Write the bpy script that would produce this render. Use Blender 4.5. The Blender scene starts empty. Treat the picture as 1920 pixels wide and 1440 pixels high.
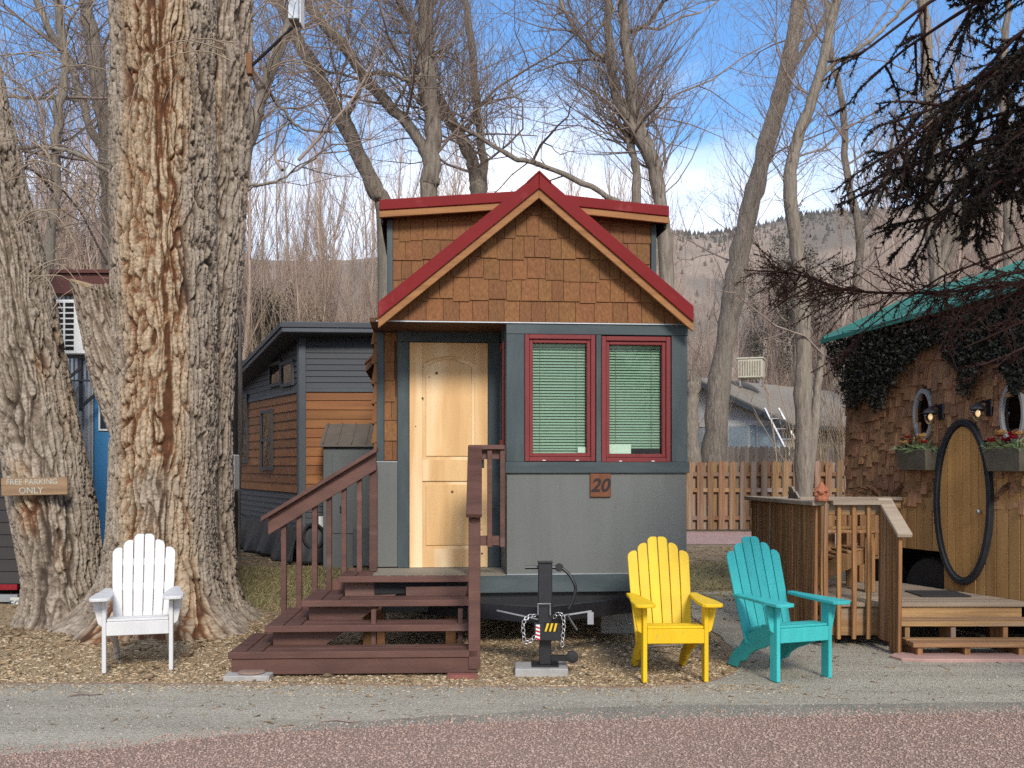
import bpy, math, random
import numpy as np
from mathutils import Vector, Matrix

# ------------------------------------------------------------------ camera, sky, sun, exposure
scene = bpy.context.scene
COL = scene.collection
R = math.radians
F, CX, HZ, CH = 1900.0, 960.0, 870.0, 1.56      # focal length, optical centre, horizon (photo pixels), eye height

cam_d = bpy.data.cameras.new('camera'); cam = bpy.data.objects.new('camera', cam_d); COL.objects.link(cam)
cam.location = (0, 0, CH); cam.rotation_euler = (R(90), 0, 0)
cam_d.sensor_width = 36; cam_d.lens = 36 * F / 1920
cam_d.shift_y = (HZ - 720) / 1920
cam_d.clip_start = 0.1; cam_d.clip_end = 3000
scene.camera = cam

SUN = Vector((0.22, -1.0, 0.70)).normalized()
w = bpy.data.worlds.new('World'); scene.world = w; w.use_nodes = True
nt = w.node_tree; nt.nodes.clear()
def N(t, typ, **kw):
    n = t.nodes.new(typ)
    for k, v in kw.items(): setattr(n, k, v)
    return n
out = N(nt, 'ShaderNodeOutputWorld'); bg = N(nt, 'ShaderNodeBackground'); bg.inputs[1].default_value = 0.14
sky = N(nt, 'ShaderNodeTexSky', sky_type='NISHITA', sun_disc=False)
sky.sun_elevation = math.asin(SUN.z); sky.sun_rotation = math.atan2(SUN.x, SUN.y)
sky.altitude = 2200; sky.air_density = 1.2; sky.dust_density = 0.7; sky.ozone_density = 2.5
tc = N(nt, 'ShaderNodeTexCoord'); sep = N(nt, 'ShaderNodeSeparateXYZ')
nt.links.new(tc.outputs['Generated'], sep.inputs[0])
mz = N(nt, 'ShaderNodeMath', operation='MAXIMUM'); mz.inputs[1].default_value = 0.0
nt.links.new(sep.outputs[2], mz.inputs[0])
ad = N(nt, 'ShaderNodeMath', operation='ADD'); ad.inputs[1].default_value = 0.12
nt.links.new(mz.outputs[0], ad.inputs[0])
cb = N(nt, 'ShaderNodeCombineXYZ')
for i in (0, 1):
    dv = N(nt, 'ShaderNodeMath', operation='DIVIDE')
    nt.links.new(sep.outputs[i], dv.inputs[0]); nt.links.new(ad.outputs[0], dv.inputs[1])
    nt.links.new(dv.outputs[0], cb.inputs[i])
cn = N(nt, 'ShaderNodeTexNoise'); cn.inputs['Scale'].default_value = 0.62; cn.inputs['Detail'].default_value = 9
cn.inputs['Roughness'].default_value = 0.55; cn.inputs['Distortion'].default_value = 0.25
mp = N(nt, 'ShaderNodeMapping'); mp.inputs['Location'].default_value = (3.35, 0.4, 1.3)
nt.links.new(cb.outputs[0], mp.inputs[0]); nt.links.new(mp.outputs[0], cn.inputs['Vector'])
# more cloud towards the horizon, where one looks through a longer stretch of broken cloud
hzr = N(nt, 'ShaderNodeMapRange'); hzr.inputs[1].default_value = 0.16; hzr.inputs[2].default_value = 0.40
hzr.inputs[3].default_value = 0.20; hzr.inputs[4].default_value = -0.03
nt.links.new(sep.outputs[2], hzr.inputs[0])
sm = N(nt, 'ShaderNodeMath', operation='ADD'); nt.links.new(cn.outputs[0], sm.inputs[0]); nt.links.new(hzr.outputs[0], sm.inputs[1])
cr = N(nt, 'ShaderNodeValToRGB'); cr.color_ramp.elements[0].position = 0.455; cr.color_ramp.elements[1].position = 0.66
nt.links.new(sm.outputs[0], cr.inputs[0])
mx = N(nt, 'ShaderNodeMix', data_type='RGBA'); mx.inputs[7].default_value = (7.0, 7.1, 7.4, 1)
hs = N(nt, 'ShaderNodeHueSaturation'); hs.inputs['Saturation'].default_value = 1.18; hs.inputs['Value'].default_value = 1.15
nt.links.new(sky.outputs[0], hs.inputs['Color'])
nt.links.new(cr.outputs[0], mx.inputs[0]); nt.links.new(hs.outputs[0], mx.inputs[6]); nt.links.new(mx.outputs[2], bg.inputs[0])
nt.links.new(bg.outputs[0], out.inputs[0])

sun_d = bpy.data.lights.new('sun', 'SUN'); sun_d.energy = 2.7; sun_d.angle = R(14); sun_d.color = (1, 0.935, 0.845)
sun = bpy.data.objects.new('sun', sun_d); COL.objects.link(sun); sun.location = (6, -20, 15)
sun.rotation_euler = (-SUN).to_track_quat('-Z', 'Y').to_euler()
vs = scene.view_settings
vs.view_transform = 'Standard'; vs.look = 'None'; vs.gamma = 1; vs.exposure = 0.55; vs.use_curve_mapping = False
scene.render.engine = 'CYCLES'
scene.cycles.use_denoising = False
scene.cycles.max_bounces = 5; scene.cycles.use_adaptive_sampling = True; scene.cycles.adaptive_threshold = 0.015; scene.cycles.transparent_max_bounces = 8

# ------------------------------------------------------------------ helpers
def at(px, py, Y):                      # the point at depth Y that the photograph shows at (px, py)
    return Vector(((px - CX) / F * Y, Y, CH + (HZ - py) / F * Y))
def gp(px, py, z=0.0):                  # the point of the level ground shown at (px, py)
    Y = F * (CH - z) / (py - HZ); return Vector(((px - CX) / F * Y, Y, z))

class Frame:                            # an upright local frame: x along a wall, y into it
    def __init__(s, x, y, deg): s.o = Vector((x, y, 0)); s.a = R(deg)
    def hit(s, px, py, v):              # local (x, z) where the sight line meets the plane y = v
        c, sn = math.cos(s.a), math.sin(s.a)
        ox, oy = -s.o.x, -s.o.y
        lx, ly = c * ox + sn * oy, -sn * ox + c * oy
        dx, dy = (px - CX) / F, 1.0
        ldx, ldy = c * dx + sn * dy, -sn * dx + c * dy
        t = (v - ly) / ldy
        return lx + t * ldx, CH + t * (HZ - py) / F
    def w(s, u, v, z=0):
        c, sn = math.cos(s.a), math.sin(s.a)
        return Vector((s.o.x + c * u - sn * v, s.o.y + sn * u + c * v, z))

def tag(o, label=None, cat=None, group=None, kind=None):
    if label: o['label'] = label
    if cat: o['category'] = cat
    if group: o['group'] = group
    if kind: o['kind'] = kind
    return o
def empty(name, loc=(0, 0, 0), rz=0.0, label=None, cat=None, group=None):
    o = bpy.data.objects.new(name, None); COL.objects.link(o); o.empty_display_size = 0.2
    o.location = loc; o.rotation_euler = (0, 0, rz)
    return tag(o, label, cat, group)
def link(name, me, mat=None, parent=None, loc=None, rot=None, scale=None):
    o = bpy.data.objects.new(name, me); COL.objects.link(o)
    if mat and not me.materials: me.materials.append(mat)
    if parent: o.parent = parent
    if loc is not None: o.location = loc
    if rot is not None: o.rotation_euler = rot
    if scale is not None: o.scale = scale
    return o
def np_mesh(name, V, Fq):
    V = np.asarray(V, np.float32); Fq = np.asarray(Fq, np.int32)
    me = bpy.data.meshes.new(name); k = Fq.shape[1]
    me.vertices.add(len(V)); me.vertices.foreach_set('co', V.ravel())
    me.loops.add(Fq.size); me.loops.foreach_set('vertex_index', Fq.ravel())
    me.polygons.add(len(Fq)); me.polygons.foreach_set('loop_start', np.arange(0, Fq.size, k, dtype=np.int32))
    me.update(calc_edges=True); me.validate()
    return me
def smooth(me):
    me.polygons.foreach_set('use_smooth', np.ones(len(me.polygons), bool)); me.update()

class MB:
    def __init__(s): s.v = []; s.f = []
    def add(s, vs, fs):
        n = len(s.v); s.v += [tuple(p) for p in vs]; s.f += [tuple(i + n for i in f) for f in fs]; return s
    def box(s, x0, x1, y0, y1, z0, z1):
        x0, x1 = sorted((x0, x1)); y0, y1 = sorted((y0, y1)); z0, z1 = sorted((z0, z1))
        return s.add([(x0,y0,z0),(x1,y0,z0),(x1,y1,z0),(x0,y1,z0),(x0,y0,z1),(x1,y0,z1),(x1,y1,z1),(x0,y1,z1)],
                     [(0,3,2,1),(4,5,6,7),(0,1,5,4),(1,2,6,5),(2,3,7,6),(3,0,4,7)])
    def prism(s, poly, vec):            # planar outline pushed along vec
        n = len(poly); P = [Vector(p) for p in poly]; vec = Vector(vec)
        nn = Vector((0, 0, 0))
        for i in range(n): nn += P[i].cross(P[(i + 1) % n])
        if nn.dot(vec) > 0: P.reverse()
        return s.add(P + [p + vec for p in P], [tuple(range(n)), tuple(range(2 * n - 1, n - 1, -1))] +
                     [(i, i + n, (i + 1) % n + n, (i + 1) % n) for i in range(n)])
    def beam(s, p, q, w, h, up=(0, 0, 1)):
        p, q, up = Vector(p), Vector(q), Vector(up); d = (q - p).normalized()
        x = d.cross(up).normalized(); y = x.cross(d).normalized()
        a, b = x * w / 2, y * h / 2
        return s.add([p-a-b, p+a-b, p+a+b, p-a+b, q-a-b, q+a-b, q+a+b, q-a+b],
                     [(0,1,2,3),(7,6,5,4),(1,0,4,5),(2,1,5,6),(3,2,6,7),(0,3,7,4)])
    def tube(s, pts, rad, n=6, closed=False):
        P = [Vector(p) for p in pts]; m = len(P)
        rad = [rad] * m if isinstance(rad, (int, float)) else rad
        vs, prev = [], None
        for i in range(m):
            if closed: d = P[(i + 1) % m] - P[i - 1]
            else: d = P[min(i + 1, m - 1)] - P[max(i - 1, 0)]
            d.normalize()
            if prev is None: x = d.orthogonal().normalized()
            else:
                x = prev - d * prev.dot(d)
                x = x.normalized() if x.length > 1e-6 else d.orthogonal().normalized()
            prev = x; y = d.cross(x)
            for k in range(n):
                t = 2 * math.pi * k / n; vs.append(P[i] + (x * math.cos(t) + y * math.sin(t)) * rad[i])
        fs = []
        for i in range(m if closed else m - 1):
            for k in range(n):
                a, b = i * n, ((i + 1) % m) * n; k2 = (k + 1) % n
                fs.append((a + k, a + k2, b + k2, b + k))
        if not closed: fs += [tuple(range(n - 1, -1, -1)), tuple(range((m - 1) * n, m * n))]
        return s.add(vs, fs)
    def lathe(s, prof, n=16, c=(0, 0, 0), axis='z'):
        vs = []
        for r, h in prof:
            for k in range(n):
                t = 2 * math.pi * k / n; x, y = r * math.cos(t), r * math.sin(t)
                vs.append((c[0] + x, c[1] + y, c[2] + h) if axis == 'z' else (c[0] + x, c[1] + h, c[2] + y) if axis == 'y' else (c[0] + h, c[1] + x, c[2] + y))
        m = len(prof); fs = []
        for i in range(m - 1):
            for k in range(n):
                k2 = (k + 1) % n; q = (i*n+k, i*n+k2, (i+1)*n+k2, (i+1)*n+k)
                fs.append(q if axis != 'y' else q[::-1])
        e0, e1 = tuple(range(n - 1, -1, -1)), tuple(range((m - 1) * n, m * n))
        fs += [e0, e1] if axis != 'y' else [e0[::-1], e1[::-1]]
        return s.add(vs, fs)
    def mesh(s, name):
        me = bpy.data.meshes.new(name); me.from_pydata(s.v, [], s.f); me.update(); return me
    def build(s, name, mat, parent=None, sm=False, bevel=0.0, loc=None, rot=None, seg=1):
        me = s.mesh(name)
        if sm: smooth(me)
        o = link(name, me, mat, parent, loc, rot)
        if bevel:
            b = o.modifiers.new('bevel', 'BEVEL'); b.width = bevel; b.segments = seg; b.limit_method = 'ANGLE'; b.angle_limit = R(35)
        return o
def box(name, mat, parent, x0, x1, y0, y1, z0, z1, bevel=0.0):
    return MB().box(x0, x1, y0, y1, z0, z1).build(name, mat, parent, bevel=bevel)
def copy_tree(o, parent=None):
    c = o.copy(); COL.objects.link(c); c.parent = parent
    for ch in o.children: copy_tree(ch, c)
    return c
def text_mesh(body, size, depth=0.002, shear=0.0, bold=0.0):
    cu = bpy.data.curves.new('lettering', 'FONT'); cu.body = body; cu.size = size; cu.extrude = depth; cu.shear = shear
    cu.align_x = 'CENTER'; cu.align_y = 'CENTER'; cu.resolution_u = 3; cu.offset = bold
    ob = bpy.data.objects.new('lettering', cu); COL.objects.link(ob)
    me = bpy.data.meshes.new_from_object(ob.evaluated_get(bpy.context.evaluated_depsgraph_get()))
    bpy.data.objects.remove(ob); bpy.data.curves.remove(cu); return me

# many thin tubes in one mesh, fast
class Twigs:
    def __init__(s): s.V = []; s.Q = []; s.n = 0
    def add(s, pts, r0, r1, k=3):
        P = np.asarray(pts, np.float32); m = len(P)
        D = np.gradient(P, axis=0); D /= np.linalg.norm(D, axis=1, keepdims=True) + 1e-9
        ref = np.array([0.31, 0.87, 0.38], np.float32)
        if abs(D[0] @ ref) > 0.92: ref = np.array([0.9, -0.2, 0.3], np.float32)
        X = np.cross(D, ref); X /= np.linalg.norm(X, axis=1, keepdims=True) + 1e-9
        Y = np.cross(D, X)
        rr = np.linspace(r0, r1, m)[:, None, None] if np.isscalar(r0) else np.asarray(r0, np.float32)[:, None, None]
        t = np.arange(k) * 2 * np.pi / k
        V = P[:, None, :] + rr * (X[:, None, :] * np.cos(t)[None, :, None] + Y[:, None, :] * np.sin(t)[None, :, None])
        i = np.arange(m - 1)[:, None] * k; a = np.arange(k)[None, :]; b = (a + 1) % k
        Q = np.stack([i + a, i + b, i + k + b, i + k + a], -1).reshape(-1, 4) + s.n
        s.V.append(V.reshape(-1, 3)); s.Q.append(Q); s.n += m * k
    def mesh(s, name):
        me = np_mesh(name, np.concatenate(s.V), np.concatenate(s.Q)); smooth(me); return me

# value noise in numpy, for bark and ground relief
_rs = np.random.RandomState(7); _perm = _rs.permutation(512).astype(np.int64); _val = _rs.rand(512)
def vnoise(x, y, z):
    xi, yi, zi = np.floor(x).astype(np.int64), np.floor(y).astype(np.int64), np.floor(z).astype(np.int64)
    fx, fy, fz = x - xi, y - yi, z - zi
    fx, fy, fz = [t * t * (3 - 2 * t) for t in (fx, fy, fz)]
    def h(a, b, c): return _val[(_perm[(_perm[(_perm[a & 511] + b) & 511] + c) & 511])]
    def l(a, b, t): return a + (b - a) * t
    return l(l(l(h(xi,yi,zi), h(xi+1,yi,zi), fx), l(h(xi,yi+1,zi), h(xi+1,yi+1,zi), fx), fy),
             l(l(h(xi,yi,zi+1), h(xi+1,yi,zi+1), fx), l(h(xi,yi+1,zi+1), h(xi+1,yi+1,zi+1), fx), fy), fz)
def fbm(x, y, z, o=3):
    s, a, t = 0, 1.0, 0
    for i in range(o): s = s + a * vnoise(x * 2**i + 17*i, y * 2**i, z * 2**i + 5*i); t += a; a *= 0.5
    return s / t

# ------------------------------------------------------------------ materials
def M(name, c1, c2=None, scale=6, stretch=(1, 1, 1), rough=0.75, bump=0.2, rnd=0.0, detail=6, spec=0.3, bdist=0.006, c3=None, c3s=2.0, c3t=(0.55, 0.7), metal=0.0, hue=0.0, contrast=(0.3, 0.7), fine=0.0):
    m = bpy.data.materials.new(name); m.use_nodes = True; t = m.node_tree; L = t.links.new
    b = t.nodes['Principled BSDF']; b.inputs['Roughness'].default_value = rough; b.inputs['Metallic'].default_value = metal
    b.inputs['Specular IOR Level'].default_value = spec
    c2 = c2 or tuple(x * 0.8 for x in c1)
    tcn = N(t, 'ShaderNodeTexCoord'); oi = N(t, 'ShaderNodeObjectInfo'); mpn = N(t, 'ShaderNodeMapping'); mpn.inputs['Scale'].default_value = stretch
    mul = N(t, 'ShaderNodeVectorMath', operation='SCALE'); mul.inputs[0].default_value = (37.0, 91.0, 53.0); L(oi.outputs['Random'], mul.inputs['Scale'])
    addv = N(t, 'ShaderNodeVectorMath', operation='ADD'); L(mpn.outputs[0], addv.inputs[0]); L(mul.outputs[0], addv.inputs[1])
    L(tcn.outputs['Object'], mpn.inputs[0])
    nz = N(t, 'ShaderNodeTexNoise'); nz.inputs['Scale'].default_value = scale; nz.inputs['Detail'].default_value = detail; nz.inputs['Roughness'].default_value = 0.6
    L(addv.outputs[0], nz.inputs['Vector'])
    rp = N(t, 'ShaderNodeValToRGB'); rp.color_ramp.elements[0].position = contrast[0]; rp.color_ramp.elements[1].position = contrast[1]
    rp.color_ramp.elements[0].color = (*c2, 1); rp.color_ramp.elements[1].color = (*c1, 1); L(nz.outputs[0], rp.inputs[0])
    col = rp.outputs[0]
    if c3:
        n3 = N(t, 'ShaderNodeTexNoise'); n3.inputs['Scale'].default_value = c3s; n3.inputs['Detail'].default_value = 5; L(addv.outputs[0], n3.inputs['Vector'])
        r3 = N(t, 'ShaderNodeMapRange'); r3.inputs[1].default_value, r3.inputs[2].default_value = c3t; L(n3.outputs[0], r3.inputs[0])
        m3 = N(t, 'ShaderNodeMix', data_type='RGBA'); m3.inputs[7].default_value = (*c3, 1); L(r3.outputs[0], m3.inputs[0]); L(col, m3.inputs[6]); col = m3.outputs[2]
    if rnd or hue:
        hsv = N(t, 'ShaderNodeHueSaturation'); mr = N(t, 'ShaderNodeMapRange'); mr.inputs[3].default_value = 1 - rnd; mr.inputs[4].default_value = 1 + rnd
        L(oi.outputs['Random'], mr.inputs[0]); L(mr.outputs[0], hsv.inputs['Value'])
        if hue:
            m2 = N(t, 'ShaderNodeMath', operation='MULTIPLY'); m2.inputs[1].default_value = 7.31; L(oi.outputs['Random'], m2.inputs[0])
            fr = N(t, 'ShaderNodeMath', operation='FRACT'); L(m2.outputs[0], fr.inputs[0])
            mh = N(t, 'ShaderNodeMapRange'); mh.inputs[3].default_value = 0.5 - hue; mh.inputs[4].default_value = 0.5 + hue; L(fr.outputs[0], mh.inputs[0]); L(mh.outputs[0], hsv.inputs['Hue'])
        L(col, hsv.inputs['Color']); col = hsv.outputs[0]
    L(col, b.inputs['Base Color'])
    if bump:
        bp = N(t, 'ShaderNodeBump'); bp.inputs['Strength'].default_value = bump; bp.inputs['Distance'].default_value = bdist
        hsrc = nz.outputs[0]
        if fine:
            nf = N(t, 'ShaderNodeTexNoise'); nf.inputs['Scale'].default_value = fine; nf.inputs['Detail'].default_value = 3; L(tcn.outputs['Object'], nf.inputs['Vector'])
            mm = N(t, 'ShaderNodeMath', operation='ADD'); L(nz.outputs[0], mm.inputs[0]); L(nf.outputs[0], mm.inputs[1]); hsrc = mm.outputs[0]
        L(hsrc, bp.inputs['Height']); L(bp.outputs[0], b.inputs['Normal'])
    return m
def s2l(r, g, b): return tuple((x / 255 / 12.92 if x <= 10 else ((x / 255 + 0.055) / 1.055) ** 2.4) for x in (r, g, b))
def glass_mat(name, tint=(1, 1, 1), refl=1.0, rough=0.02):
    m = bpy.data.materials.new(name); m.use_nodes = True; t = m.node_tree; t.nodes.clear(); L = t.links.new
    o = N(t, 'ShaderNodeOutputMaterial'); mxs = N(t, 'ShaderNodeMixShader'); tr = N(t, 'ShaderNodeBsdfTransparent'); gl = N(t, 'ShaderNodeBsdfGlossy')
    tr.inputs[0].default_value = (*tint, 1); gl.inputs['Roughness'].default_value = rough
    fr = N(t, 'ShaderNodeFresnel'); fr.inputs[0].default_value = 1.5
    mu = N(t, 'ShaderNodeMath', operation='MULTIPLY'); mu.inputs[1].default_value = refl; mu.use_clamp = True; L(fr.outputs[0], mu.inputs[0])
    L(mu.outputs[0], mxs.inputs[0]); L(tr.outputs[0], mxs.inputs[1]); L(gl.outputs[0], mxs.inputs[2]); L(mxs.outputs[0], o.inputs[0]); return m
def emit_mat(name, col, st):
    m = bpy.data.materials.new(name); m.use_nodes = True; b = m.node_tree.nodes['Principled BSDF']
    b.inputs['Emission Color'].default_value = (*col, 1); b.inputs['Emission Strength'].default_value = st; return m

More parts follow.
